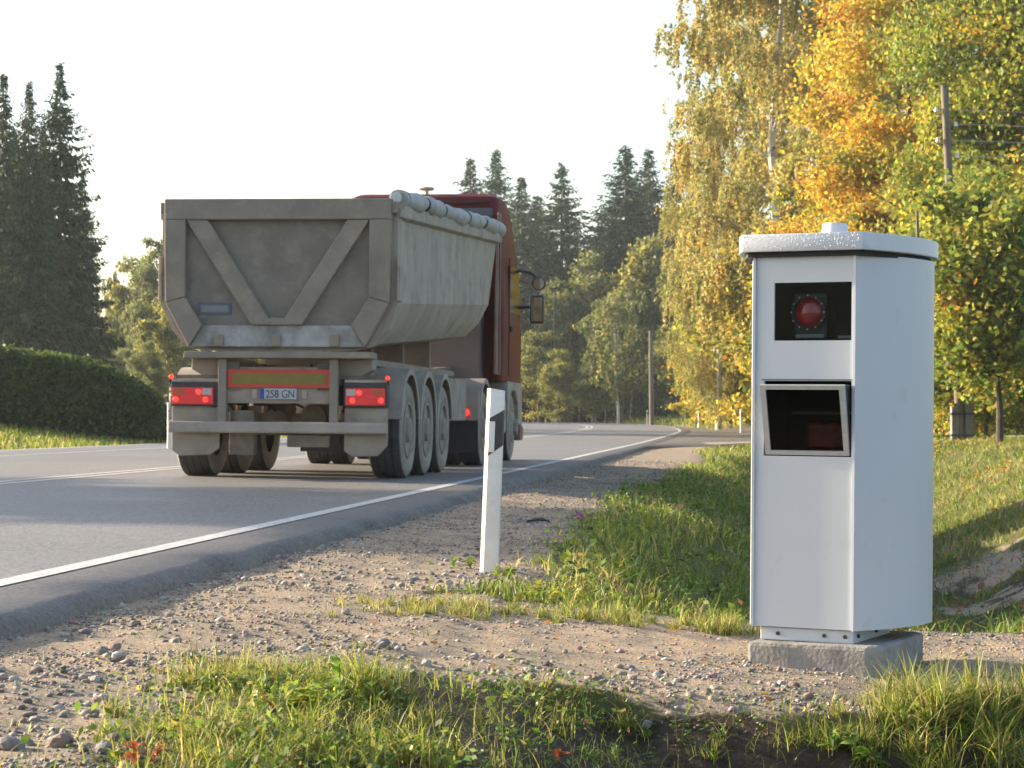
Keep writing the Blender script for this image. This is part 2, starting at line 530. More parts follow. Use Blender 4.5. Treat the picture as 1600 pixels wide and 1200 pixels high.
def ground_z(X, Y):
    X = np.asarray(X, float); Y = np.asarray(Y, float)
    u = u_of(X, Y)
    rr = road_rise(Y)
    # right of the road: shoulder, ditch, back slope, field
    dit = np.interp(u, [-1, 0.4, 1.8, 2.3, 4.6, 5.2, 7.8, 9.5, 14, 80, 400], [-0.07, -0.075, -0.135, -0.22, -1.30, -1.32, -0.16, -0.02, 0.06, 0.6, 1.2])
    flat = np.interp(u, [-1, 0.4, 2.0, 5, 10, 80, 400], [-0.07, -0.08, -0.12, 0.0, 0.12, 0.6, 1.2])
    k = sstep(46, 56, Y)
    zr = dit * (1 - k) + flat * k + rr + 0.22 * sstep(60, 110, Y) * sstep(1.2, 4, u)
    # left of the road
    zl = np.interp(-u, [9, 10.3, 11.0, 12.5, 15.5, 20, 80, 400], [0.04, 0.055, 0.05, 0.22, 0.55, 0.70, 1.3, 2.5]) + rr
    z = np.where(u > -4, zr, zl)
    mid = (u > -10.3) & (u < 0.38)
    z = np.where(mid, road_rise(Y) - 0.010 * np.clip(u, -10.6, 1.0) - 0.12, z)
    # pad
    yn, yf = pad_w(X, Y)
    top = np.interp(u, [1.0, 1.6, 3.4, 6], [-0.09, -0.13, -0.285, -0.295])
    fall = 0.0
    fall = fall + np.clip(yn + 0.05 - Y, 0, None) * 0.55
    fall = fall + np.clip(Y - yf, 0, None) * 0.5
    fall = fall + np.clip(X - 2.35, 0, None) * 0.5
    padz = top - fall
    z = np.where((u > 0.6), np.maximum(z, padz), z)
    # small relief
    near = sstep(60, 12, Y)
    rel = (fbm(X * 2.2, Y * 2.2, 3) - 0.5) * 0.05 + (fbm(X * 9, Y * 9, 8, 3) - 0.5) * 0.022
    rel2 = (fbm(X * 0.35, Y * 0.35, 21) - 0.5) * 0.25
    out = sstep(0.5, 0.8, u) + sstep(-10.3, -11.2, u)
    z = z + rel * out * near + rel2 * out * sstep(2, 5, np.abs(u + 4.7) - 5.5) * sstep(11, 20, Y)
    return z

def gravel_mask(X, Y):
    X = np.asarray(X, float); Y = np.asarray(Y, float)
    u = u_of(X, Y)
    n = fbm(X * 1.1, Y * 1.1, 31) - 0.5
    n2 = fbm(X * 4, Y * 4, 37) - 0.5
    bound = np.interp(Y, [4, 6.9, 9.6, 10.6, 13, 16, 22, 40, 60], [1.55, 1.25, 1.45, 1.95, 1.95, 1.6, 1.6, 2.0, 2.0]) + 0.7 * n + 0.25 * n2
    g = sstep(bound + 0.2, bound - 0.2, u)
    g = np.where(u < 0.0, 1.0, g)
    yn, yf = pad_w(X, Y)
    pad = sstep(yn - 0.12, yn + 0.18, Y + 0.25 * n2) * sstep(yf + 0.1, yf - 0.2, Y + 0.25 * n2) * sstep(2.5, 2.1, X) * (u > 0.8)
    g = np.maximum(g, pad)
    bank = sstep(4.7, 5.2, u) * sstep(7.4, 6.6, u) * sstep(11, 13, Y) * sstep(30, 24, Y) * sstep(0.40, 0.60, n + 0.5 + 0.4 * n2)
    g = np.maximum(g, bank)
    gl = sstep(-11.0, -10.5, u)
    g = np.where(u < -4, gl, g)
    return g

def soil_mask(X, Y):
    X = np.asarray(X, float); Y = np.asarray(Y, float)
    u = u_of(X, Y)
    yn, yf = pad_w(X, Y)
    n2 = fbm(X * 5, Y * 5, 47) - 0.5
    s = sstep(yn + 0.02, yn - 0.15, Y + 0.3 * n2) * (u > 1.9) * (Y < 8)
    ditch = sstep(4.6, 5.2, u) * sstep(7.6, 6.2, u) * sstep(9, 11, Y) * sstep(30, 24, Y) * sstep(0.45, 0.6, n2 + 0.5)
    return np.maximum(s, ditch * 0.8)

def at(px, Y, py=None):
    """World X (and z) on the ray through a photo pixel at distance Y."""
    X = (px - 800) / FPX * Y
    return X if py is None else (X, EYE + (654 - py) / FPX * Y)

# ------------------------------------------------------------------ ground sheet
def axis(parts):
    o = []
    for a, b, s in parts:
        o += list(np.arange(a, b, s))
    return np.array(o)
xs = np.concatenate([-np.geomspace(26, 900, 26)[::-1], axis([(-25, -14, 0.6), (-14, -3, 0.3), (-3, 3.4, 0.06), (3.4, 12, 0.2), (12, 26, 0.5)]), np.geomspace(26.5, 900, 26)])
ys = np.concatenate([-np.geomspace(10, 200, 8)[::-1], axis([(-8, 4.5, 0.5), (4.5, 12, 0.06), (12, 24, 0.16), (24, 66, 0.5), (66, 210, 2.0)]), np.geomspace(212, 1600, 22)])
GX, GY = np.meshgrid(xs, ys)
GZ = ground_z(GX, GY)
nv_x, nv_y = len(xs), len(ys)
idx = np.arange(nv_x * nv_y).reshape(nv_y, nv_x)
F = np.stack([idx[:-1, :-1], idx[:-1, 1:], idx[1:, 1:], idx[1:, :-1]], -1).reshape(-1, 4)
gme = np_mesh('ground', np.stack([GX, GY, GZ], -1).reshape(-1, 3), F, 'ground', smooth=True)
for nm, arr in (('gravel', gravel_mask(GX, GY)), ('soil', soil_mask(GX, GY))):
    a = gme.attributes.new(nm, 'FLOAT', 'POINT')
    a.data.foreach_set('value', arr.astype(np.float32).ravel())
ground = link('ground', gme)
tag(ground, 'sandy gravel shoulder, grassy verge and ditch beside the road', kind='structure')

# ------------------------------------------------------------------ road and markings
def strip(name, u0, u1, y0, y1, lift, m, parent=None, n=5, edge_drop=0.0, ragged=0.0, taper=None):
    Y = np.concatenate([np.arange(y0, min(y1, 40), 0.12 if ragged else 0.5), np.arange(max(40, y0), y1, 1.5), [y1]]) if y1 > 40 else np.append(np.arange(y0, y1, 0.12 if ragged else 0.25), y1)
    rows = []
    us = list(np.linspace(u0, u1, n))
    for i in range(len(Y)):
        y = Y[i]
        row = []
        for j, u in enumerate(us):
            uu = u
            if ragged and j == len(us) - 1:
                uu = u + ragged * (fbm(np.array(y * 1.3), np.array(0.5), 3) - 0.5) * 2 + ragged * 0.5 * (vnoise(np.array(y * 9), np.array(2.5), 9) - 0.5)
            x = float(edge_x(y)) + uu / 0.994
            z = float(road_z(x, y)) + lift
            row.append((x, y, z))
        if edge_drop:
            x, yy, z = row[-1]
            q1, q2, q3 = (float(vnoise(np.array(yy * f_), np.array(s_), 5)) for f_, s_ in ((1.7, 1.5), (6.0, 4.5), (8.0, 7.5)))
            x = x + 0.05 * (q3 - 0.5)
            row[-1] = (x - 0.02 - 0.07 * q1 * q1 - 0.02 * q2, yy, z - 0.003 * q2)
            row.append((x - 0.01 * q2, yy, z - 0.014 - 0.014 * q3))
            row.append((x + 0.012 + 0.03 * q3, yy, z - 0.040 - 0.02 * q2))
            row.append((x + 0.03 + 0.045 * q3, yy, z - edge_drop))
            x, yy, z = row[0]
            row.insert(0, (x - 0.05, yy, z - edge_drop))
        rows.append(row)
    k = len(rows[0])
    V = np.array(rows).reshape(-1, 3)
    ii = np.arange(len(rows) * k).reshape(len(rows), k)
    FF = np.stack([ii[:-1, :-1], ii[:-1, 1:], ii[1:, 1:], ii[1:, :-1]], -1).reshape(-1, 4)
    return link(name, np_mesh(name, V, FF, m, smooth=False), parent)

road = strip('road', -10.3, 0.46, -60, 420, 0.0, 'asphalt', n=24, edge_drop=0.13, ragged=0.085)
tag(road, 'grey asphalt road bending left beyond the truck', kind='structure')
road.data.materials.append(M['apron'])
_c = np.empty(len(road.data.polygons) * 3, dtype=np.float32)
road.data.polygons.foreach_get('center', _c)
_c = _c.reshape(-1, 3)
road.data.polygons.foreach_set('material_index', (u_of(_c[:, 0], _c[:, 1]) > 0.07).astype(np.int32))
strip('edge_line', -0.06, 0.06, -20, 330, 0.004, 'paint', road, n=2)
strip('edge_line', -8.52, -8.40, -20, 330, 0.004, 'paint', road, n=2)
strip('centre_line', -4.12, -4.02, -20, 330, 0.004, 'paint', road, n=2)
strip('centre_line', -4.36, -4.26, -20, 330, 0.004, 'paint', road, n=2)

# paved widening where the side road meets the bend
av = []
for yy in np.linspace(52, 128, 60):
    w_ = 0.40 + 3.4 * float(sstep(52, 72, yy)) * float(sstep(128, 104, yy))
    for k_ in range(5):
        u_ = 0.30 + (w_ - 0.30) * k_ / 4 + 0.12
        x_ = float(edge_x(yy)) + u_
        g_ = float(ground_z(x_, yy)) + (0.012 if k_ == 4 else 0.03)
        t_ = (1.0, 1.0, 0.7, 0.35, 0.0)[k_]
        av.append((x_, yy, max(g_, t_ * (float(road_z(x_, yy)) - 0.012 + 0.016 * (k_ > 0)) + (1 - t_) * g_)))
ii = np.arange(300).reshape(60, 5)
apron = link('paved_apron', np_mesh('paved_apron', np.array(av), np.stack([ii[:-1, :-1], ii[:-1, 1:], ii[1:, 1:], ii[1:, :-1]], -1).reshape(-1, 4), 'apron', smooth=True))
tag(apron, 'strip of older asphalt widening the road at the bend', kind='structure')

# side road joining from the right behind the ditch
sv = []
for X in np.linspace(5.2, 60, 60):
    for yy in (57.0, 58.5, 60.0):
        sv.append((X, yy + 0.02 * X, float(ground_z(X, yy + 0.02 * X)) + 0.10))
ii = np.arange(180).reshape(60, 3)
side = link('side_road', np_mesh('side_road', np.array(sv), np.stack([ii[:-1, :-1], ii[1:, :-1], ii[1:, 1:], ii[:-1, 1:]], -1).reshape(-1, 4), 'track', smooth=True))
tag(side, 'narrow gravel side road joining from the right', kind='structure')

# ------------------------------------------------------------------ speed camera cabinet
def panel_with_holes(mb, xs_, zs_, holes, y0, y1):
    nx, nz = len(xs_) - 1, len(zs_) - 1
    solid = {(i, k) for i in range(nx) for k in range(nz)} - set(holes)
    vid = {}
    V, Fc = [], []
    def v(i, k, y):
        key = (i, k, y)
        if key not in vid:
            vid[key] = len(V); V.append((xs_[i], y, zs_[k]))
        return vid[key]
    for (i, k) in solid:
        Fc.append((v(i, k, y0), v(i + 1, k, y0), v(i + 1, k + 1, y0), v(i, k + 1, y0)))
        Fc.append((v(i, k + 1, y1), v(i + 1, k + 1, y1), v(i + 1, k, y1), v(i, k, y1)))
        for di, dk, a, b in ((-1, 0, (i, k), (i, k + 1)), (1, 0, (i + 1, k + 1), (i + 1, k)), (0, -1, (i + 1, k), (i, k)), (0, 1, (i, k + 1), (i + 1, k + 1))):
            if (i + di, k + dk) not in solid:
                Fc.append((v(*a, y0), v(*b, y0), v(*b, y1), v(*a, y1)))
    mb.add(V, Fc)

CAB_A = R(26)
CABX, CABY = 1.077, 8.088
Z0, Z1 = -0.119, 1.267
cab = empty('speed_camera_cabinet', (CABX, CABY, -0.169), -CAB_A)
cab.rotation_euler = (0, R(0.55), -CAB_A)
tag(cab, 'tall white roadside speed camera cabinet with two dark windows and flat lid', 'speed camera')
def hull(off=0.0, right_only=False):
    """plan of the cabinet, from front-left corner round the back to the front-right corner (local x, y)."""
    fr = [(0.20 + off, -off)]
    for t in np.linspace(0, 1, 15)[1:]:
        fr.append((0.20 + 0.155 * (1 - (1 - t) ** 2) + off, 0.47 * t))
    back = []
    for t in np.linspace(0, 1, 7)[1:]:
        a = t * R(90)
        back.append((0.205 + off + 0.15 * math.cos(a), 0.47 + (0.20 + off) * math.sin(a)))
    right = fr + back
    left = [(-x, y) for x, y in right]
    return right, left
zo = 0.169
right, left = hull()
def shell(pts, z0, z1, th=0.012, sgn=1):
    mb = MB()
    n = len(pts)
    inner = []
    for i, (x, y) in enumerate(pts):
        a = Vector(pts[max(i - 1, 0)]); b = Vector(pts[min(i + 1, n - 1)])
        d = (b - a).normalized()
        nn = Vector((-d.y, d.x)) * sgn
        inner.append((x + nn.x * th, y + nn.y * th))
    V = [(x, y, z0) for x, y in pts] + [(x, y, z1) for x, y in pts] + [(x, y, z0) for x, y in inner] + [(x, y, z1) for x, y in inner]
    Fc = []
    for i in range(n - 1):
        Fc += [(i, i + 1, n + i + 1, n + i), (2 * n + i + 1, 2 * n + i, 3 * n + i, 3 * n + i + 1), (i + 1, i, 2 * n + i, 2 * n + i + 1), (n + i, n + i + 1, 3 * n + i + 1, 3 * n + i)]
    Fc += [(0, n, 3 * n, 2 * n), (n - 1, 3 * n - 1, 4 * n - 1, 2 * n - 1)]
    return mb.add(V, Fc)
rp = [(0.199, -0.012)] + right
shell(rp, Z0 + zo, Z1 + zo, 0.010, 1).build('side_panel', 'white', cab, smooth=True, ang=30)
lp = [(0.199, -0.012), (0.20, 0.0)] + [(0.20 + 0.108 * (1 - (1 - t) ** 2), 0.47 * t) for t in np.linspace(0, 1, 15)[1:]] + [(0.205 + 0.103 * math.cos(t * R(90)), 0.47 + 0.20 * math.sin(t * R(90))) for t in np.linspace(0, 1, 7)[1:]]
shell([(-x, y) for x, y in lp], Z0 + zo, Z1 + zo, 0.010, -1).build('side_panel', 'white', cab, smooth=True, ang=30)
MB().box(-0.21, 0.21, 0.657, 0.669, Z0 + zo, Z1 + zo).build('back_panel', 'white', cab)
# front panel with the two openings
W1 = (-0.118, 0.181, 0.950, 1.166)
W2 = (-0.155, 0.183, 0.520, 0.800)
fp = MB()
panel_with_holes(fp, [-0.194, W2[0], W1[0], W1[1], W2[1], 0.192], [Z0 + zo + 0.002, W2[2] + zo, W2[3] + zo, W1[2] + zo, W1[3] + zo, Z1 + zo - 0.002], [(2, 3), (1, 1), (2, 1), (3, 1)], -0.002, 0.014)
fp.build('front_panel', 'white', cab)
# upper window: dark chamber, camera unit with red lens, pane
def chamber(name, w, depth, parent):
    x0, x1, z0, z1 = w
    mb = MB()
    e = 0.004
    x0 -= e; x1 += e; z0 += zo - e; z1 += zo + e
    V = [(x0, 0.015, z0), (x1, 0.015, z0), (x1, 0.015, z1), (x0, 0.015, z1), (x0, depth, z0), (x1, depth, z0), (x1, depth, z1), (x0, depth, z1)]
    mb.add(V, [(4, 5, 6, 7), (0, 1, 5, 4), (1, 2, 6, 5), (2, 3, 7, 6), (3, 0, 4, 7)])
    return mb.build(name, 'black_in', parent)
win1 = chamber('upper_window', W1, 0.26, cab)
unit = MB().box(-0.075, 0.055, 0.10, 0.22, 0.965 + zo, 1.13 + zo).build('camera_unit', 'dark_metal', win1, bevel=0.006)
lx, lz = -0.010, 1.058 + zo
MB().lathe([(0.045, 0.10), (0.066, 0.098), (0.068, 0.07), (0.058, 0.066), (0.056, 0.095)], 'y', 32, (lx, 0, lz), cap=False).build('lens_ring', 'dark_metal', win1, smooth=True)
MB().lathe([(0.0005, 0.084), (0.025, 0.086), (0.045, 0.091), (0.057, 0.099)], 'y', 32, (lx, 0, lz), cap=False).build('red_lens', 'red_lens', win1, smooth=True)
for k in range(12):
    a = k * R(30)
    MB().lathe([(0.0035, 0.064), (0.003, 0.062)], 'y', 6, (lx + 0.0635 * math.cos(a), 0, lz + 0.0635 * math.sin(a))).build('bolt', 'alu', win1)
MB().box(-0.058, 0.052, 0.07, 0.10, 0.962 + zo, 0.976 + zo).build('bracket', 'grey_part', win1, bevel=0.002)
MB().box(0.115, 0.179, 0.04, 0.08, 0.958 + zo, 0.969 + zo).build('bracket', 'grey_part', win1, bevel=0.002)
MB().box(W1[0] + 0.001, W1[1] - 0.001, 0.006, 0.009, W1[2] + zo + 0.001, W1[3] + zo - 0.001).build('pane', 'glass', win1)
# lower window: frame tipped outwards at the top
win2 = chamber('lower_window', (W2[0] + 0.002, W2[1] - 0.002, W2[2], W2[3] - 0.004), 0.28, cab)
tilt = math.atan2(0.072, 0.262)
fm = Matrix.Translation((0, 0.004, 0.526 + zo)) @ Matrix.Rotation(tilt, 4, 'X')
FW0, FW1, FH = -0.148, 0.177, 0.268
ft = 0.021
fmb = MB()
for bx in ((FW0, FW0 + ft, 0, FH), (FW1 - ft, FW1, 0, FH), (FW0 + ft, FW1 - ft, 0, ft * 0.8), (FW0 + ft, FW1 - ft, FH - ft * 0.8, FH)):
    fmb.box(bx[0], bx[1], -0.007, 0.006, bx[2], bx[3], fm)
frm = fmb.build('window_frame', 'alu', win2)
tp = [fm @ Vector(c) for c in ((FW0, 0.0065, FH), (FW1, 0.0065, FH), (FW0, 0.0065, 0.0), (FW1, 0.0065, 0.0))]
hood = MB()
hood.add([tp[0], tp[1], (FW1, 0.004, tp[1].z), (FW0, 0.004, tp[0].z)], [(0, 1, 2, 3)])
hood.add([tp[0], (FW0, 0.004, tp[0].z), tp[2]], [(0, 1, 2)])
hood.add([tp[1], (FW1, 0.004, tp[1].z), tp[3]], [(0, 1, 2)])
hood.build('hood', 'dark_metal', win2)
gm = MB().box(FW0 + ft, FW1 - ft, -0.001, 0.002, ft * 0.8, FH - ft * 0.8, fm)
gm.build('pane', 'glass_dark', win2)
MB().box(-0.02, 0.165, 0.09, 0.16, 0.545 + zo, 0.645 + zo).build('flash_lamp', 'red_lamp', win2, bevel=0.012)
MB().box(-0.09, 0.17, 0.13, 0.15, 0.675 + zo, 0.687 + zo).build('cross_bar', 'grey_part', win2, bevel=0.003)
# narrow seams on the front
MB().box(-0.165, 0.185, -0.0045, -0.0021, 0.803 + zo, 0.806 + zo).build('seam', 'dark_metal', cab)
# lid
lr, ll = [], []
lid_pts = [(-0.225, -0.045), (0.235, -0.045)] + [(0.236 + 0.127 * (1 - (1 - t) ** 2), -0.04 + 0.51 * t) for t in np.linspace(0, 1, 11)[1:]] + [(0.236 + 0.127 * math.cos(R(a)), 0.47 + 0.24 * math.sin(R(a))) for a in range(10, 91, 16)]
lid_pts += [(-x, y) for x, y in reversed(lid_pts[2:])]
lid_pts[0] = (-0.232, -0.045)
lid = MB().prism(lid_pts, 1.281 + zo, 1.346 + zo, 'z').build('lid', 'white_lid', cab, smooth=True, bevel=0.004, ang=22)
inner = [(x * 0.93, 0.275 + (y - 0.275) * 0.93) for x, y in lid_pts]
MB().prism(inner, 1.262 + zo, 1.2808 + zo, 'z').build('lid_seal', 'rubber', cab)
MB().lathe([(0.050, 1.3455 + zo), (0.048, 1.394 + zo), (0.043, 1.402 + zo), (0.02, 1.404 + zo)], 'z', 28, (0.045, 0.22, 0)).build('vent_cap', 'white_lid', cab, smooth=True, ang=40)
# dew drops on the lid's shaded front face
dm = MB()
for k in range(420):
    x = random.uniform(-0.225, 0.225); z = 1.346 - abs(random.gauss(0, 0.026)) - 0.004
    if z < 1.285: continue
    r = random.uniform(0.0008, 0.0028)
    dm.lathe([(r, 0), (r * 0.8, -r * 0.6), (r * 0.3, -r * 0.95)], 'y', 6, (x, -0.0449, z + zo), cap=True)
tag(dm.build('dew_drops', 'dew', cab, smooth=True, ang=80), kind='stuff')
# plinth frame with bolts
MB().box(-0.17, 0.19, 0.015, 0.50, 0.0, 0.049).build('plinth', 'white', cab, bevel=0.004)
for x, y in ((0.16, 0.0145), (0.08, 0.0145), (-0.1, 0.0145)):
    MB().lathe([(0.008, 0.0), (0.007, -0.008)], 'y', 6, (x, y, 0.026)).build('bolt', 'dark_metal', cab)
for y in (0.07, 0.3):
    MB().lathe([(0.008, 0.0), (0.007, 0.008)], 'x', 6, (0.1905, y, 0.026)).build('bolt', 'dark_metal', cab)

# concrete footing
def footing():
    mb = MB().prism([(-0.20, -0.055), (0.27, -0.055), (0.305, -0.02), (0.305, 0.56), (0.27, 0.60), (-0.21, 0.60)], -0.52, -0.1695, 'z')
    me = mb.mesh('concrete_footing', 'concrete', bevel=0.016, seg=2)
    bm = bmesh.new(); bm.from_mesh(me)
    bmesh.ops.subdivide_edges(bm, edges=[e for e in bm.edges if e.calc_length() > 0.15], cuts=5, use_grid_fill=True)
    for v in bm.verts:
        if v.co.z < -0.175:
            a = (fbm(np.array(v.co.x * 9 + v.co.z * 5), np.array(v.co.y * 9), 4) - 0.5) * 0.016
            v.co.x += a; v.co.y -= a
        else:
            v.co.z += 0.0
    bm.to_mesh(me); bm.free()
    o = link('concrete_footing', me, None, (CABX, CABY, 0), (0, 0, -CAB_A))
    return tag(o, 'low weathered concrete block under the white cabinet', 'footing')
footing()

# ------------------------------------------------------------------ delineator posts
def delineator(px, Y, h, label, lean=0.0, rz=0.0, simple=False, base=None, X=None, cut=0.02, w=0.047):
    X = at(px, Y) if X is None else X
    z = float(ground_z(X, Y)) if base is None else base
    root = empty('delineator_post', (X, Y, z - 0.03), rz)
    root.rotation_euler = (0, lean, rz)
    tag(root, label, 'delineator', 'white roadside delineator posts')
    sec = [(-w, 0.012), (-w * 0.62, -0.028), (w * 0.85, -0.034), (w, 0.0), (w * 0.8, 0.04), (-w * 0.7, 0.04)]
    n = len(sec)
    hh = h + 0.03
    mb = MB()
    top = [hh - cut * (1 - (x + w) / (2 * w)) * 0.0 - 0.0 + (0.010 if x < 0 else 0.0) for x, y in sec]
    V = [(x * 1.06, y * 1.06, -0.1) for x, y in sec] + [(x, y, t) for (x, y), t in zip(sec, top)]
    Fc = [tuple(reversed(range(n))), tuple(range(n, 2 * n))] + [(i, (i + 1) % n, (i + 1) % n + n, i + n) for i in range(n)]
    mb.add(V, Fc).build('post_body', 'post_white', root, bevel=0.003 if not simple else 0, smooth=True, ang=40)
    # slanting black band wrapped round the front facets
    bz0, bz1 = h * 0.655, h * 0.865
    idx_ = [1, 2, 3, 4]
    pts = [sec[i] for i in idx_]
    V, Fc = [], []
    for k, (x, y) in enumerate(pts):
        t = (x + w) / (2 * w)
        s = 1.05
        V.append((x * s, y * s - 0.0012, bz0 + 0.075 * t)); V.append((x * s, y * s - 0.0012, bz1 + 0.060 * t))
    for k in range(len(pts) - 1):
        Fc.append((2 * k, 2 * k + 2, 2 * k + 3, 2 * k + 1))
    # round the left facet a little
    MB().add(V, Fc).build('black_band', 'post_black', root)
    x0 = -w * 0.60
    MB().box(x0, x0 + 0.030, -0.0395, -0.0335, bz0 + 0.035, bz1 - 0.004).build('reflector', 'reflector', root, bevel=0.001)
    return root
nearp = delineator(764, 11.3, 0.945, 'large white delineator post with black band standing at the gravel edge near the camera', lean=R(2.2), base=None)

for px, Y, X, lab in ((1158, 85, None, 'far delineator post just left of the white cabinet, below the yellow bush'),
                      (1092, 112, None, 'far delineator post on the right verge where the road bends'),
                      (1011, 145, None, 'small far delineator post beside the bare utility pole'),
                      (925, 166, None, 'small far delineator post in front of the dark wood, left of the utility pole'),
                      (868, 178, None, 'most distant delineator post, close to the right of the truck cab'),
                      (265, 42, None, 'delineator post on the left verge just beside the trailer rear')):
    delineator(px, Y, 0.98 if px > 300 else 1.0, lab, simple=True, X=X)

# ------------------------------------------------------------------ truck: tipper trailer + tractor unit
TH = R(6.5)
TX, TY = -2.37, 23.94
TZ = float(road_z(TX, TY))
ROLL = R(0.45)
def truck_root(name):
    o = empty(name, (TX, TY, TZ))
    o.rotation_euler = (0, ROLL, -TH)
    return o
tr = truck_root('tipper_trailer')
tag(tr, 'dusty grey three-axle tipper trailer with V-braced tailgate', 'trailer')
trac = truck_root('tractor_unit')
tag(trac, 'red tractor unit with tall cab pulling the grey tipper trailer', 'truck')

SL = 0.05
def zs(y): return (y + 0.95) * SL
# box shell
prof = [(1.235, 2.93), (1.235, 2.40), (1.235, 1.86), (1.13, 1.60), (0.97, 1.42), (0.80, 1.375), (0.0, 1.36)]
full = prof + [(-x, z) for x, z in reversed(prof[:-1])]
def loft(full_, off, ylist):
    rings = []
    for t in ylist:
        ring = []
        for x, z in full_:
            yend = 8.0 - (2.93 - z) * 0.95
            y = -0.95 + (yend + 0.95) * t
            cx, cz = x, z
            if off:
                cx = x * (1 - off / 1.235); cz = z + off * (1 if z < 1.9 else 0)
            ring.append((cx, y - (off if t == 1 else 0), cz + zs(y)))
        rings.append(ring)
    return rings
tl = [0, 0.25, 0.5, 0.75, 1]
ro, ri = loft(full, 0, tl), loft(full, 0.05, tl)
mb = MB()
n = len(full)
V = [p for r_ in ro for p in r_] + [p for r_ in ri for p in r_]
k = len(tl) * n
Fc = []
for i in range(len(tl) - 1):
    for j in range(n - 1):
        a = i * n + j
        Fc.append((a, a + 1, a + n + 1, a + n))
        Fc.append((k + a + 1, k + a, k + a + n, k + a + n + 1))
    for j in (0, n - 1):
        a = i * n + j
        Fc.append((a, a + n, k + a + n, k + a))
Fc.append(tuple((len(tl) - 1) * n + j for j in range(n)))
Fc.append(tuple(k + (len(tl) - 1) * n + j for j in reversed(range(n))))
for j in range(n - 1):
    Fc.append((j, k + j, k + j + 1, j + 1))
mb.add(V, Fc)
box = mb.build('dump_box', 'tub', tr, smooth=True, ang=20)
# rear collar of the box
def ring_poly(sx, sz0):
    return [(x * sx, z + sz0 * (1 if z < 2 else 0)) for x, z in full]
mb = MB()
o_ = [(x * 1.028, (z - 0.02 if z < 1.9 else z)) for x, z in full]
for j in range(n - 1):
    (x0, z0), (x1, z1) = full[j], full[j + 1]
    (X0, ZZ0), (X1, ZZ1) = o_[j], o_[j + 1]
    V = [(x0 * 0.99, -0.955, z0), (x1 * 0.99, -0.955, z1), (X1, -0.955, ZZ1), (X0, -0.955, ZZ0), (x0 * 0.99, -0.70, z0 + .012), (x1 * 0.99, -0.70, z1 + .012), (X1, -0.70, ZZ1 + .012), (X0, -0.70, ZZ0 + .012)]
    mb.add(V, [(0, 1, 2, 3), (4, 7, 6, 5), (3, 2, 6, 7), (0, 4, 5, 1)])
mb.build('rear_collar', 'tub', box)
# top rails
for s in (-1, 1):
    mb = MB()
    for y0, y1 in ((-0.94, 8.02),):
        x0, x1 = (1.232, 1.30) if s > 0 else (-1.30, -1.232)
        V = []
        for y in (y0, y1):
            z = 2.90 + zs(y)
            V += [(x0, y, z - 0.16), (x1, y, z - 0.13), (x1, y, z), (x0, y, z + 0.04)]
        mb.add(V, [(0, 1, 2, 3), (7, 6, 5, 4), (0, 4, 5, 1), (1, 5, 6, 2), (2, 6, 7, 3), (3, 7, 4, 0)])
    mb.build('top_rail', 'tub', box, bevel=0.01)
# rolled tarp with straps along the right top edge
pth, rad = [], []
straps_y = [-0.55, 0.75, 2.25, 2.85, 4.3, 6.0, 7.4]
for y in np.arange(-0.80, 8.11, 0.10):
    d = min(abs(y - q) for q in straps_y)
    r_ = 0.078 + 0.030 * min(1, d / 0.32) + 0.008 * math.sin(y * 7.3)
    pth.append((1.255 + 0.012 * math.sin(y * 2.1), y, 2.985 + zs(y) - 0.018 * min(1, d / 0.4) + 0.01 * math.sin(y * 1.3)))
    rad.append(r_)
tarp = MB().tube(pth, rad, 14).build('rolled_tarp', 'tarp', tr, smooth=True, ang=60)
for q in straps_y:
    MB().tube([(1.255 + 0.012 * math.sin(q * 2.1), q - 0.025, 2.983 + zs(q)), (1.255 + 0.012 * math.sin(q * 2.1), q + 0.025, 2.985 + zs(q))], 0.088, 14).build('strap', 'strap', tarp)
MB().box(1.17, 1.31, -0.93, -0.84, 2.86, 3.03).build('tarp_bracket', 'tail_frame', tr, bevel=0.02)
MB().lathe([(0.062, -0.94), (0.062, -0.80), (0.03, -0.795)], 'y', 16, (1.24, 0, 2.975)).build('tarp_crank', 'alu', tr, smooth=True)

# tailgate
TG = empty('tailgate', (0, 0, 0), 0, tr)
outline = [(-1.215, 2.955), (1.215, 2.955), (1.20, 1.86), (0.945, 1.39), (-0.945, 1.39), (-1.20, 1.86)]
MB().prism(outline, -0.99, -0.957, 'y').build('tailgate_plate', 'tail', TG)
def beam(name, poly, y0=-1.09, y1=-0.9905, m='tail_frame'):
    return MB().prism(poly, y0, y1, 'y').build(name, m, TG, bevel=0.012)
beam('frame_beam', [(-1.215, 2.955), (-1.215, 2.735), (1.215, 2.735), (1.215, 2.955)])
for s in (-1, 1):
    beam('frame_beam', [(1.215 * s, 2.734), (0.985 * s, 2.734), (0.985 * s, 1.92), (1.20 * s, 1.86)])
    beam('frame_beam', [(1.20 * s, 1.858), (0.985 * s, 1.918), (0.80 * s, 1.62), (0.945 * s, 1.392)], y0=-1.085)
    beam('brace_beam', [(0.985 * s, 2.7345), (0.75 * s, 2.7345), (0.04 * s, 1.625), (0.27 * s, 1.625)], y0=-1.075)
beam('bottom_beam', [(-0.80, 1.622), (0.80, 1.622), (0.944, 1.393), (-0.944, 1.393)], y0=-1.045, m='splash')
beam('gusset', [(-0.13, 1.70), (0.13, 1.70), (0.20, 1.6225), (-0.20, 1.6225)], y0=-1.068)
for x in (-0.62, 0.0, 0.62):
    MB().box(x - 0.05, x + 0.05, -1.075, -1.046, 1.40, 1.52).build('latch', 'tail_frame', TG, bevel=0.01)
badge = MB().box(-0.86, -0.505, -1.0, -0.9905, 1.735, 1.865).build('maker_plate', 'badge', TG, bevel=0.004)
MB().box(-0.83, -0.535, -1.003, -1.0003, 1.765, 1.835).build('plate_inset', 'badge_in', badge)
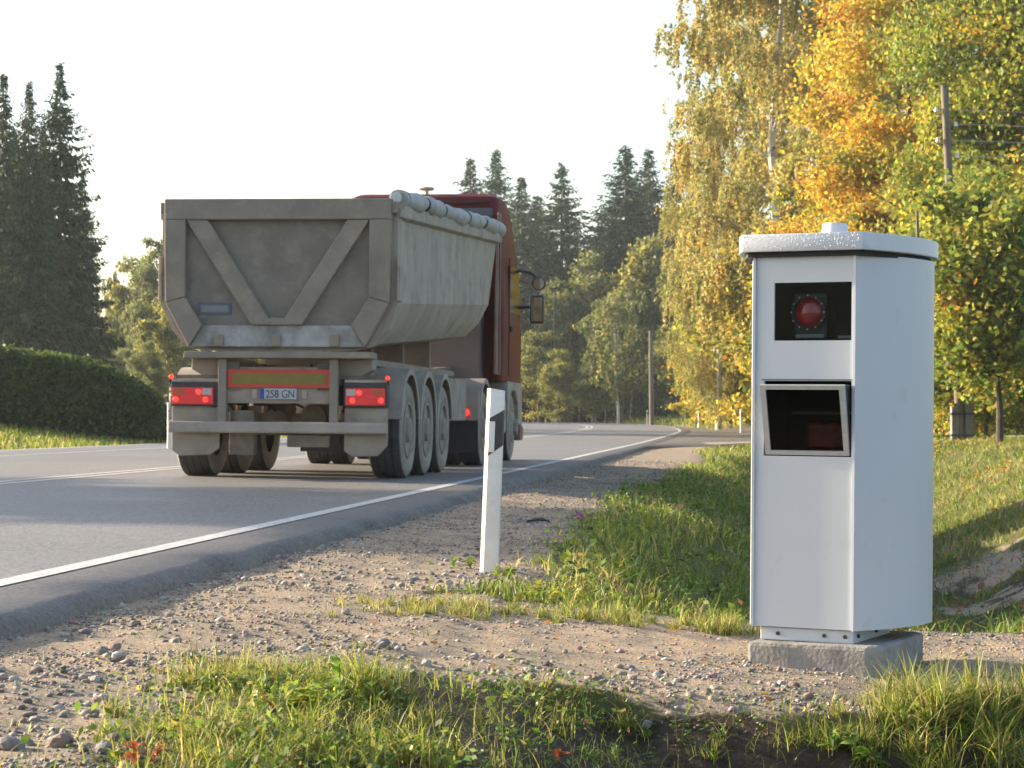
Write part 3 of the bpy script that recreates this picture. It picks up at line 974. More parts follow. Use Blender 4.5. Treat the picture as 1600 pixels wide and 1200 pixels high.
for s in (-1, 1):
    MB().box(*((-1.30, -1.262) if s < 0 else (1.262, 1.30)), -1.0, -0.80, 1.88, 2.36).build('hinge_plate', 'tub', tr, bevel=0.01)
    MB().box(*((-1.27, -1.205) if s < 0 else (1.205, 1.27)), -1.06, -0.90, 2.80, 2.92).build('hinge', 'tail_frame', tr, bevel=0.015)
MB().box(-1.0, 1.0, -1.06, -0.62, 1.275, 1.345).build('rear_sill', 'tail_frame', tr, bevel=0.012)
for s in (-1, 1):
    MB().prism([(s * 0.98, 1.27), (s * 0.62, 1.27), (s * 0.62, 1.10), (s * 0.80, 1.06), (s * 0.98, 1.16)], -0.80, -0.55, 'y').build('hinge_bracket', 'dirt_panel', tr, bevel=0.01)

# chassis
for s in (-1, 1):
    mb = MB()
    for a, b in (((-0.95, 1.24), (3.6, 1.24)), ((3.6, 1.24), (8.6, 1.42))):
        h0, h1 = (0.30, 0.30) if a[0] < 0 else (0.30, 0.18)
        x0, x1 = s * 0.42, s * 0.56
        V = []
        for (y, zt), h in ((a, h0), (b, h1)):
            V += [(x0, y, zt - h), (x1, y, zt - h), (x1, y, zt), (x0, y, zt)]
        mb.add(V, [(0, 1, 2, 3), (7, 6, 5, 4), (0, 4, 5, 1), (1, 5, 6, 2), (2, 6, 7, 3), (3, 7, 4, 0)])
    mb.build('chassis_beam', 'chassis', tr)
    MB().box(s * 0.60 - 0.045, s * 0.60 + 0.045, -0.99, -0.90, 0.50, 1.27).build('rear_post', 'tail_frame', tr, bevel=0.008)
for y in (0.65, 1.96, 3.3, 5.2):
    MB().box(-0.9, 0.9, y - 0.05, y + 0.05, 1.02, 1.14).build('cross_member', 'chassis', tr)
for s in (-1, 1):
    MB().box(*sorted((s * 0.70, s * 0.84)), -0.6, 6.4, 1.225, 1.30).build('side_rail', 'tail_frame', tr, bevel=0.01)
    for y in (-0.3, 0.65, 1.95, 3.3):
        MB().box(*sorted((s * 0.66, s * 0.90)), y - 0.09, y + 0.09, 1.06, 1.222).build('rail_bracket', 'guard', tr, bevel=0.01)
    MB().box(*sorted((s * 0.62, s * 1.16)), 3.75, 5.3, 0.62, 1.16).build('side_locker', 'dirt_panel', tr, bevel=0.02)
for y in (1.2, 3.4, 5.6):
    MB().box(-0.62, 0.62, y - 0.06, y + 0.06, 1.24, 1.37 + zs(y)).build('box_support', 'tail_frame', tr)
# rear board, lamps, plate
MB().box(-0.555, 0.555, -0.93, -0.90, 0.80, 1.185).build('rear_board', 'dirt_panel', tr, bevel=0.005)
rb = MB().box(-0.545, 0.565, -0.962, -0.932, 0.965, 1.158).build('reflector_board', 'refl_red', tr, bevel=0.003)
MB().box(-0.498, 0.518, -0.9655, -0.9622, 1.000, 1.122).build('yellow_field', 'refl_yellow', rb)
pl = MB().box(-0.195, 0.197, -0.955, -0.932, 0.845, 0.958).build('licence_plate', 'plate_white', tr, bevel=0.002)
MB().box(-0.193, -0.150, -0.9580, -0.9552, 0.848, 0.955).build('blue_strip', 'plate_blue', pl)
fc = bpy.data.curves.new('plate_text', 'FONT')
fc.body = '258 GN'
fc.size = 0.118
fc.align_x = 'CENTER'
fc.space_character = 1.0
fc.extrude = 0.0008
to = bpy.data.objects.new('plate_text', fc)
COL.objects.link(to)
dg = bpy.context.evaluated_depsgraph_get()
tme = bpy.data.meshes.new_from_object(to.evaluated_get(dg))
bpy.data.objects.remove(to)
tme.materials.clear(); tme.materials.append(M['plate_ink'])
wdt = max(v.co.x for v in tme.vertices) - min(v.co.x for v in tme.vertices)
link('plate_text', tme, pl, (0.022, -0.957, 0.861), (R(90), 0, 0), (0.305 / wdt, 1, 1))
for x in (-0.26, 0.28):
    MB().box(x - 0.03, x + 0.03, -0.94, -0.9302, 0.85, 0.95).build('plate_lamp', 'guard', tr, bevel=0.004)
for s in (-1, 1):
    xa, xb = (-1.165, -0.645) if s < 0 else (0.70, 1.165)
    MB().box(xa, xb, -0.945, -0.80, 0.765, 1.02).build('lamp_housing', 'dark_metal', tr, bevel=0.01)
    la, lb = (-1.145, -0.70) if s < 0 else (0.725, 1.145)
    out = la if s < 0 else lb
    inn = lb if s < 0 else la
    lamp = MB().box(la, lb, -0.975, -0.9455, 0.785, 0.965).build('tail_lamp', 'tl_red', tr, bevel=0.010)
    d = 1 if inn > out else -1
    L = abs(inn - out)
    def seg(nm, a, b, z0, z1, m):
        x0, x1 = sorted((out + d * L * a, out + d * L * b))
        if nm == 'lit_lens':
            MB().lathe([(0.031, -0.9752), (0.029, -0.980), (0.018, -0.984), (0.006, -0.985)], 'y', 18, ((x0 + x1) / 2, 0, (z0 + z1) / 2)).build(nm, m, lamp, smooth=True, ang=60)
        else:
            MB().box(x0, x1, -0.9795, -0.9752, z0, z1).build(nm, m, lamp, bevel=0.002)
    seg('lit_lens', 0.04, 0.15, 0.80, 0.875, 'tl_lit')
    seg('lit_lens', 0.58, 0.72, 0.885, 0.95, 'tl_lit')
    seg('lit_lens', 0.72, 0.92, 0.80, 0.872, 'tl_lit')
    seg('amber_lens', 0.06, 0.30, 0.885, 0.952, 'tl_amber')
    seg('clear_lens', 0.74, 0.97, 0.885, 0.952, 'tl_clear')
    fl = MB()
    pts = [(xa, 0.76), (xb, 0.76), (xb - (0 if s < 0 else 0.02), 0.32), (xb - 0.10, 0.25), (xa + 0.08, 0.235), (xa, 0.30)] if s < 0 else [(xa, 0.76), (xb, 0.76), (xb, 0.36), (xb - 0.10, 0.25), (xa + 0.1, 0.24), (xa, 0.30)]
    fl.prism(pts, -0.90, -0.865, 'y').build('mud_flap', 'dirt_panel', tr, bevel=0.012)
    MB().box(xa + 0.01, xb - 0.01, -0.945, -0.82, 1.022, 1.055).build('lamp_shelf', 'guard', tr, bevel=0.006)
    MB().box(*((-1.19, -1.12) if s < 0 else (1.10, 1.17)), -0.90, -0.86, 1.0, 1.06).build('marker_stalk', 'rubber', tr)
    mk = MB().lathe([(0.024, -0.90), (0.024, -0.93), (0.014, -0.938)], 'y', 12, ((-1.17 if s < 0 else 1.165), 0, 1.075)).build('marker_lamp', 'tl_lit', tr, smooth=True)
MB().box(-1.175, 1.175, -1.03, -0.93, 0.485, 0.605).build('underrun_bar', 'guard', tr, bevel=0.02)
MB().box(-0.55, -0.28, -0.86, -0.70, 0.25, 0.72).build('tool_box', 'chassis', tr, bevel=0.01)
MB().box(0.02, 0.48, -0.60, -0.52, 0.335, 0.46).build('rear_bracket', 'dirt_panel', tr, bevel=0.01)
MB().tube([(-0.2, -0.2, 0.60), (-0.2, 0.2, 0.75)], 0.15, 14).build('air_tank', 'chassis', tr)
MB().tube([(0.25, -0.35, 0.66), (0.25, 0.3, 0.66)], 0.14, 14).build('air_tank', 'chassis', tr)

for k, (xa, za, xb, zb) in enumerate(((-0.5, 1.22, -0.1, 0.72), (-0.35, 1.2, 0.2, 0.76), (0.3, 1.22, 0.48, 0.8), (0.5, 1.15, 0.1, 0.95), (-0.75, 1.15, -0.55, 0.7), (0.75, 1.2, 0.62, 0.72))):
    MB().tube([(xa, -0.72, za), ((xa + xb) / 2 + 0.06, -0.70, (za + zb) / 2 - 0.12), (xb, -0.6, zb)], 0.014, 6).build('hose', 'rubber', tr, smooth=True)
for s in (-1, 1):
    MB().tube([(s * 0.82, -0.75, 1.2), (s * 0.82, -0.75, 0.9)], 0.05, 10).build('hinge_pin', 'chassis', tr, smooth=True)
    MB().box(*sorted((s * 0.60, s * 1.14)), -0.84, -0.80, 1.06, 1.10).build('wing_stay', 'chassis', tr)
# wheels
RAD = 0.525
def tyre_mesh(w, r=RAD):
    h = w / 2
    side = [(0.30, -h * 0.80), (0.33, -h * 0.93), (r * 0.78, -h), (r * 0.90, -h * 0.97), (r * 0.97, -h * 0.86)]
    tread = [(r, -h * 0.76), (r, -h * 0.45), (r - 0.012, -h * 0.43), (r - 0.012, -h * 0.37), (r, -h * 0.35), (r, -h * 0.04), (r - 0.012, -h * 0.03)]
    pr = side + tread
    pr = pr + [(a, -b) for a, b in reversed(pr)]
    me = MB().lathe(pr, 'x', 40, cap=False).mesh('tyre', 'tyre', smooth=True, ang=40)
    me.materials.append(M['tread'])
    for p in me.polygons:
        c = p.center
        if math.hypot(c.y, c.z) > r * 0.965: p.material_index = 1
    return me
def rim_mesh(w, deep=0.09):
    h = w / 2
    mb = MB().lathe([(0.302, h * 0.82), (0.31, h * 0.96), (0.285, h * 0.98), (0.27, h * 0.6), (0.25, h - deep), (0.18, h - deep + 0.01), (0.14, h - deep + 0.05), (0.13, h - deep + 0.10), (0.05, h - deep + 0.12)], 'x', 28)
    for q in range(10):
        a = q * R(36)
        mb.lathe([(0.014, h - deep), (0.014, h - deep + 0.05)], 'x', 6, (0, 0.165 * math.cos(a), 0.165 * math.sin(a)))
    return mb.mesh('rim', 'rim', smooth=True, ang=35)
t_w, r_w = tyre_mesh(0.385), rim_mesh(0.385)
t_n, r_n = tyre_mesh(0.30, 0.52), rim_mesh(0.30)
r_front = MB().lathe([(0.302, 0.12), (0.31, 0.145), (0.285, 0.15), (0.26, 0.12), (0.22, 0.17), (0.17, 0.185), (0.13, 0.185), (0.12, 0.24), (0.05, 0.25)], 'x', 28).mesh('rim', 'rim', smooth=True, ang=35)
def wheel(parent, x, y, tm, rm, flip, r=RAD):
    w = link('wheel', tm, parent, (x, y, r))
    link('rim', rm, w, (0, 0, 0), (0, 0, math.pi if flip else 0))
    return w
for y in (0, 1.31, 2.62):
    for s in (-1, 1):
        wheel(tr, s * 1.06, y, t_w, r_w, s < 0)
        MB().tube([(s * 0.62, y - 0.45, 0.78), (s * 0.62, y - 0.45, 1.0)], 0.12, 14).build('air_bellows', 'rubber', tr, smooth=True)
        MB().box(s * 0.62 - 0.04, s * 0.62 + 0.04, y - 0.5, y + 0.55, 0.58, 0.70).build('trailing_arm', 'chassis', tr)
    MB().tube([(-0.92, y, 0.525), (0.92, y, 0.525)], 0.07, 12).build('axle', 'chassis', tr, smooth=True)
def guard(parent, x0, x1, y, zc, rad, a0, a1, m='guard', name='mudguard', lip=0.05, th=0.018):
    mb = MB(); N = 18
    V = []
    for i in range(N + 1):
        a = R(a0 + (a1 - a0) * i / N)
        c, s_ = math.cos(a), math.sin(a)
        for rr in (rad, rad + th):
            for x in (x0, x1):
                V.append((x, y + rr * c, zc + rr * s_))
    Fc = []
    for i in range(N):
        b = 4 * i
        Fc += [(b, b + 1, b + 5, b + 4), (b + 3, b + 2, b + 6, b + 7), (b, b + 4, b + 6, b + 2), (b + 1, b + 3, b + 7, b + 5)]
    Fc += [(0, 2, 3, 1), (4 * N, 4 * N + 1, 4 * N + 3, 4 * N + 2)]
    mb.add(V, Fc)
    # outer lip
    xo, xi = (x1, x1 - 0.014) if x1 > 0 else (x0, x0 + 0.014)
    V = []
    for i in range(N + 1):
        a = R(a0 + (a1 - a0) * i / N)
        c, s_ = math.cos(a), math.sin(a)
        for rr in (rad - lip, rad - 0.0005):
            for x in (xi, xo):
                V.append((x, y + rr * c, zc + rr * s_))
    Fc = []
    for i in range(N):
        b = 4 * i
        Fc += [(b, b + 1, b + 5, b + 4), (b + 3, b + 2, b + 6, b + 7), (b, b + 4, b + 6, b + 2), (b + 1, b + 3, b + 7, b + 5)]
    mb.add(V, Fc)
    return mb.build(name, m, parent, smooth=True, ang=30)
for y in (0, 1.31, 2.62):
    for s in (-1, 1):
        guard(tr, *((-1.27, -0.84) if s < 0 else (0.84, 1.27)), y, RAD + 0.03, 0.625, 8, 172)

# tractor: chassis, axles, wheels
for s in (-1, 1):
    MB().box(s * 0.43 - 0.05, s * 0.43 + 0.05, 5.6, 11.0, 0.75, 1.02).build('chassis_beam', 'chassis', trac)
MB().box(-0.45, 0.45, 6.3, 7.2, 1.10, 1.20).build('coupling_plate', 'chassis', trac, bevel=0.02)
DY, FY = 6.62, 10.12
for s in (-1, 1):
    wheel(trac, s * 1.085, DY, t_n, r_n, s < 0, 0.52)
    wheel(trac, s * 0.765, DY, t_n, r_n, s < 0, 0.52)
    wheel(trac, s * 1.07, FY, t_n, r_front, s < 0, 0.52)
    guard(trac, *((-1.26, -0.66) if s < 0 else (0.66, 1.26)), DY, 0.55, 0.64, 20, 172)
    # boxed rear end of the mudguard with lamps and flap
    xa, xb = (-1.255, -0.665) if s < 0 else (0.665, 1.255)
    MB().box(xa, xb, DY - 0.70, DY - 0.655, 0.62, 1.02).build('guard_back', 'guard', trac, bevel=0.015)
    tlp = MB().box(xa + 0.05, xb - 0.12, DY - 0.74, DY - 0.7005, 0.66, 0.80).build('tail_lamp', 'tl_red', trac, bevel=0.006)
    for a in (0.0, 0.31):
        MB().lathe([(0.05, DY - 0.7402), (0.045, DY - 0.746), (0.02, DY - 0.749)], 'y', 16, (xa + 0.105 + a, 0, 0.732)).build('lit_lens', 'tl_lit', tlp, smooth=True, ang=60)
    MB().box(xa + 0.03, xb - 0.02, DY - 0.685, DY - 0.665, 0.18, 0.615).build('mud_flap', 'rubber', trac)
MB().tube([(-0.9, DY, 0.52), (0.9, DY, 0.52)], 0.11, 12).build('axle', 'chassis', trac, smooth=True)
MB().tube([(-0.9, FY, 0.50), (0.9, FY, 0.50)], 0.07, 12).build('axle', 'chassis', trac, smooth=True)
MB().prism([(0.72, 0.45), (0.78, 0.38), (1.17, 0.38), (1.23, 0.45), (1.23, 0.92), (1.17, 0.99), (0.78, 0.99), (0.72, 0.92)], 7.55, 9.25, 'y').build('fuel_tank', 'alu', trac, smooth=True, bevel=0.02)
MB().prism([(-0.72, 0.45), (-0.78, 0.38), (-1.17, 0.38), (-1.23, 0.45), (-1.23, 0.92), (-1.17, 0.99), (-0.78, 0.99), (-0.72, 0.92)], 7.55, 9.25, 'y').build('side_locker', 'dirt_panel', trac, smooth=True, bevel=0.02)
# cab: lofted along its height so that sides lean in and corners are round
def rrect(x, y0, y1, r, n=5):
    pts = []
    for cx, cy, a0 in ((x - r, y1 - r, 0), (-x + r, y1 - r, 90), (-x + r, y0 + r, 180), (x - r, y0 + r, 270)):
        for i in range(n + 1):
            a = R(a0 + 90 * i / n)
            pts.append((cx + r * math.cos(a), cy + r * math.sin(a)))
    return pts
levels = [(1.22, 1.24, 8.80, 11.30, 0.10), (1.9, 1.245, 8.80, 11.32, 0.12), (2.25, 1.24, 8.80, 11.28, 0.13), (3.05, 1.20, 8.80, 10.98, 0.14), (3.35, 1.19, 8.80, 10.80, 0.14), (3.85, 1.16, 8.82, 10.35, 0.16), (3.98, 1.12, 8.86, 10.20, 0.16), (4.03, 1.02, 8.95, 10.05, 0.16)]
V, Fc = [], []
for z, x, y0, y1, r_ in levels:
    V += [(px_, py_, z) for px_, py_ in rrect(x, y0, y1, r_)]
nn = 24
for i in range(len(levels) - 1):
    for j in range(nn):
        Fc.append((i * nn + j, i * nn + (j + 1) % nn, (i + 1) * nn + (j + 1) % nn, (i + 1) * nn + j))
Fc += [tuple(reversed(range(nn))), tuple(range((len(levels) - 1) * nn, len(levels) * nn))]
cabin = MB().add(V, Fc).build('cab', 'red_paint', trac, smooth=True, ang=40)
MB().box(-1.06, 1.06, 8.755, 8.7995, 3.66, 3.80).build('rear_vent_band', 'blue_grey', cabin, bevel=0.01)
MB().box(-1.10, 1.10, 8.77, 8.7995, 3.48, 3.60).build('roof_rib', 'red_paint', cabin, bevel=0.01)
MB().box(-1.0, 1.0, 8.78, 8.7995, 3.30, 3.40).build('rear_vent_band', 'blue_grey', cabin, bevel=0.01)
MB().tube([(-1.05, 8.78, 3.885), (0.2, 8.765, 3.895), (0.6, 8.76, 3.87), (1.02, 8.78, 3.90)], 0.016, 6).build('cable', 'rubber', cabin)
MB().box(-0.95, 0.95, 8.40, 8.78, 1.02, 2.55).build('hydraulic_tank', 'cab_wall', trac, bevel=0.04)
# side fairings behind the cab
for s in (-1, 1):
    x0, x1 = (1.165, 1.20) if s > 0 else (-1.20, -1.165)
    MB().prism([(8.20, 1.30), (8.79, 1.30), (8.79, 3.72), (8.55, 3.72), (8.30, 2.6)], x0, x1, 'x').build('side_fairing', 'red_dirty', trac, bevel=0.012)
    MB().box(x0 + (0.036 if s > 0 else -0.012), x1 + (0.012 if s > 0 else -0.036), 8.50, 8.54, 1.32, 3.3).build('fairing_edge', 'rubber', trac)
    # door, window, handle, steps
    MB().prism([(9.55, 2.28), (10.95, 2.28), (10.72, 3.0), (9.62, 3.0)], *((1.215, 1.247) if s > 0 else (-1.247, -1.215)), 'x').build('door_window', 'cab_glass', cabin)
    MB().box(*((1.2455, 1.256) if s > 0 else (-1.256, -1.2455)), 9.42, 9.45, 1.3, 3.1).build('door_gap', 'rubber', cabin)
    MB().box(*((1.246, 1.275) if s > 0 else (-1.275, -1.246)), 9.55, 9.75, 1.98, 2.06).build('door_handle', 'rubber', cabin, bevel=0.01)
    MB().prism([(9.34, 0.95), (9.30, 1.218), (11.26, 1.218), (11.30, 0.55), (10.86, 0.55), (10.72, 0.88), (10.40, 1.08), (9.84, 1.08), (9.56, 0.92), (9.46, 0.75), (9.36, 0.75)], *((0.95, 1.255) if s > 0 else (-1.255, -0.95)), 'x').build('front_mudguard', 'guard', trac, bevel=0.02)
    MB().box(*((0.9, 1.27) if s > 0 else (-1.27, -0.9)), 11.0, 11.36, 0.30, 0.545).build('bumper_corner', 'red_dirty', trac, bevel=0.04)
    # mirrors on arms
    sx = lambda a: s * a
    mr = MB().tube([(sx(1.18), 10.95, 3.02), (sx(1.40), 11.0, 2.98), (sx(1.50), 11.0, 2.90)], 0.025, 8)
    mr.tube([(sx(1.2), 11.05, 2.42), (sx(1.45), 11.02, 2.44)], 0.025, 8)
    arm = mr.build('mirror_arm', 'mirror_black', trac, smooth=True)
    mm = MB().box(min(sx(1.40), sx(1.63)), max(sx(1.40), sx(1.63)), 10.92, 11.06, 2.16, 2.62).build('mirror', 'mirror_black', trac, bevel=0.035)
    MB().box(min(sx(1.435), sx(1.60)), max(sx(1.435), sx(1.60)), 10.912, 10.9195, 2.20, 2.58).build('mirror_glass', 'mirror_glass', mm)
    m2 = MB().lathe([(0.05, 11.06), (0.105, 11.04), (0.115, 10.97), (0.11, 10.93)], 'y', 20, (sx(1.545), 0, 2.80)).build('mirror', 'mirror_black', trac, smooth=True)
    MB().lathe([(0.09, 10.926), (0.05, 10.9295)], 'y', 20, (sx(1.545), 0, 2.80)).build('mirror_glass', 'mirror_glass', m2)
MB().box(-1.24, 1.24, 11.26, 11.42, 0.35, 1.25).build('front_bumper', 'red_paint', trac, bevel=0.06)
MB().lathe([(0.035, 4.0), (0.03, 4.09), (0.10, 4.10), (0.125, 4.12), (0.10, 4.145), (0.03, 4.155)], 'z', 20, (0.02, 9.05, 0)).build('roof_antenna', 'beacon', trac, smooth=True)

# ------------------------------------------------------------------ utility poles and wires
def pole(px, Y, h, r, top_dx, label, name='utility_pole', base_z=None):
    X = at(px, Y)
    z = float(ground_z(X, Y)) if base_z is None else base_z
    root = empty(name, (X, Y, z))
    MB().tube([(0, 0, -0.3), (top_dx * 0.5, 0, h * 0.5), (top_dx, 0, h)], [r, r * 0.9, r * 0.75], 12).build('pole_shaft', 'pole_wood', root, smooth=True)
    tag(root, label, 'utility pole')
    return root
PY = 55.0
p1 = pole(1502, PY, 9.0, 0.125, -0.40, 'tall leaning wooden utility pole with concrete stubs and wires beside the maples')
for dx, w in ((-0.17, 0.17), (0.19, 0.19)):
    MB().box(dx - w * 0.55, dx + w * 0.55, -0.13, 0.13, -0.3, 0.95).build('concrete_stub', 'stub', p1, bevel=0.02)
MB().box(-0.29, 0.31, -0.145, 0.145, 0.66, 0.70).build('steel_band', 'dark_metal', p1)
MB().box(-0.29, 0.31, -0.145, 0.145, 0.12, 0.16).build('steel_band', 'dark_metal', p1)
wire_pts = []
for dz, sx_ in ((-0.68, -1), (-1.05, 1), (-1.45, -1), (-1.85, 1)):
    zt = 9.0 + dz
    xo = -0.40 * (zt / 9.0)
    tip = xo + sx_ * 0.24
    MB().tube([(xo, 0, zt - 0.06), (tip, 0, zt - 0.06), (tip, 0, zt + 0.02)], 0.012, 6).build('insulator_hook', 'dark_metal', p1)
    MB().lathe([(0.03, zt), (0.055, zt + 0.02), (0.05, zt + 0.06), (0.032, zt + 0.075), (0.045, zt + 0.11), (0.02, zt + 0.13)], 'z', 12, (tip, 0, 0)).build('insulator', 'porcelain', p1, smooth=True)
    wire_pts.append((tip, zt + 0.07))
bx_, by_, bz_ = p1.location
for (tx, tz), lab in zip(wire_pts, ('topmost overhead wire running right from the tall wooden pole', 'second overhead wire from the top, running right from the tall pole', 'third overhead wire from the top, running right from the tall pole', 'lowest overhead wire running right from the tall wooden pole')):
    a = Vector((bx_ + tx, by_, bz_ + tz))
    b = Vector((bx_ + 38, by_ - 6, bz_ + tz - 0.1))
    pth = []
    for i in range(25):
        t = i / 24
        p = a.lerp(b, t); p.z -= 4 * 0.55 * t * (1 - t)
        pth.append(p)
    w = MB().tube(pth, 0.011, 5).build('overhead_wire', 'wire', None, smooth=True)
    tag(w, lab, 'wire', 'overhead wires')
# off-frame pole that carries the far ends
p1b = pole(800 + (bx_ + 38) / (by_ - 6) * FPX, by_ - 6, 9.3, 0.125, 0.0, 'wooden utility pole outside the frame at the right end of the wires')
p2 = empty('utility_pole', (at(1434, 50), 50.0, float(ground_z(at(1434, 50), 50.0))))
tag(p2, 'slim pipe rising from a wooden post just behind the cabinet lid', 'utility pole')
MB().tube([(0, 0, -0.3), (0, 0, 4.85)], [0.10, 0.085], 12).build('post_shaft', 'pole_wood', p2, smooth=True)
MB().tube([(0.02, 0, 4.6), (0.0, 0, 5.78)], [0.038, 0.034], 8).build('pipe', 'pole_wood', p2, smooth=True)
p3 = pole(1018, 130, 5.75, 0.14, -0.05, 'bare wooden utility pole in front of the dark wood')
# small blue sign far down the road
sg = empty('road_sign', (at(838, 172), 172.0, float(ground_z(at(838, 172), 172.0))))
tag(sg, 'tiny round blue road sign far beyond the cab', 'road sign')
MB().tube([(0, 0, -0.2), (0, 0, 2.1)], 0.035, 8).build('sign_post', 'grey_part', sg)
MB().lathe([(0.30, -0.06), (0.30, -0.045)], 'y', 20, (0, 0, 1.85)).build('sign_disc', 'sign_blue', sg)

# ------------------------------------------------------------------ foliage generators
def quads_from(c, t, b, sl, sw):
    """diamond-shaped leaves: centre c, long axis t, cross axis b."""
    n = len(c)
    v = np.empty((n, 4, 3))
    v[:, 0] = c - t * sl[:, None]
    v[:, 1] = c + b * sw[:, None] - t * (sl * 0.1)[:, None]
    v[:, 2] = c + t * sl[:, None]
    v[:, 3] = c - b * sw[:, None] - t * (sl * 0.1)[:, None]
    return v.reshape(-1, 3), np.arange(n * 4).reshape(n, 4)

def rand_dirs(n, rg):
    d = rg.normal(size=(n, 3))
    return d / np.linalg.norm(d, axis=1)[:, None]

def ortho(t, rg):
    r = rand_dirs(len(t), rg)
    b = np.cross(t, r)
    return b / (np.linalg.norm(b, axis=1)[:, None] + 1e-9)

def palette(n, pal, w, rg, jit=0.22, base=None):
    pal = np.array(pal)
    i = rg.choice(len(pal), n, p=np.array(w) / sum(w)) if base is None else base
    c = pal[i] * (1 + rg.normal(0, jit, (n, 1))) * (1 + rg.normal(0, 0.08, (n, 3)))
    return np.clip(c, 0.004, 0.9)

def spruce_meshes(seed, h, rad, bare=0.12, dens=1.0):
    rg = np.random.default_rng(seed)
    C, T, SL, SW = [], [], [], []
    limb = MB()
    limb.tube([(0, 0, -0.3), (0.05, 0, h * 0.5), (0, 0, h * 1.0)], [h * 0.014 + 0.04, h * 0.009, 0.015], 8)
    z = h * bare
    while z < h * 0.985:
        f = (z - h * bare) / (h * (1 - bare))
        r0 = rad * (1 - f) ** 0.70 * min(1, (1 - f) / 0.22) ** 0.4 * (0.72 + 0.28 * min(1, f * 6)) + 0.03
        nb = int(rg.integers(5, 9))
        a0 = rg.uniform(0, 6.28)
        for k in range(nb):
            a = a0 + 6.283 * k / nb + rg.normal(0, 0.25)
            L = max(0.10, r0 * rg.uniform(0.55, 1.22))
            droop = (0.42 - 0.55 * f) * rg.uniform(0.7, 1.3)
            zz = z + rg.normal(0, 0.10)
            d = np.array([math.cos(a), math.sin(a), 0])
            s = np.linspace(0.12, 1, max(4, int(L * 9 * dens)))
            pts = d[None] * (s * L)[:, None]
            pts[:, 2] = zz - droop * L * s + 0.30 * L * np.clip(s - 0.55, 0, 1) ** 1.5
            if L > 0.9 and rg.random() < 0.35:
                limb.tube([(0, 0, zz), tuple(pts[len(s) // 2]), tuple(pts[-1])], [0.03, 0.018, 0.006], 4, cap=False)
            m = len(s)
            for side in (-1, 1, 0, 0):
                c = pts + rg.normal(0, 0.05, (m, 3))
                lat = np.array([-math.sin(a), math.cos(a), 0]) * side
                t = d[None] * 0.75 + lat[None] * 0.8 + rg.normal(0, 0.28, (m, 3))
                t[:, 2] += -0.35 - (0.45 if side == 0 else 0) + 0.3 * f
                t /= np.linalg.norm(t, axis=1)[:, None]
                sl = rg.uniform(0.20, 0.44, m) * (0.6 + 0.5 * (1 - s)) * (1 - 0.62 * f)
                C.append(c + t * sl[:, None] * 0.8); T.append(t); SL.append(sl); SW.append(sl * rg.uniform(0.22, 0.42, m))
        z += rg.uniform(0.24, 0.40) * (1 - 0.35 * f)
    C, T = np.concatenate(C), np.concatenate(T)
    SL, SW = np.concatenate(SL), np.concatenate(SW)
    v, f = quads_from(C, T, ortho(T, rg), SL, SW)
    col = palette(len(C), [(0.028, 0.056, 0.018), (0.042, 0.075, 0.020), (0.078, 0.104, 0.026), (0.020, 0.040, 0.016)], [4, 3, 1.8, 2], rg)
    return limb.mesh('trunk', 'bark_spruce', smooth=True), np_mesh('crown', v, f, 'needle', np.repeat(col, 4, 0))

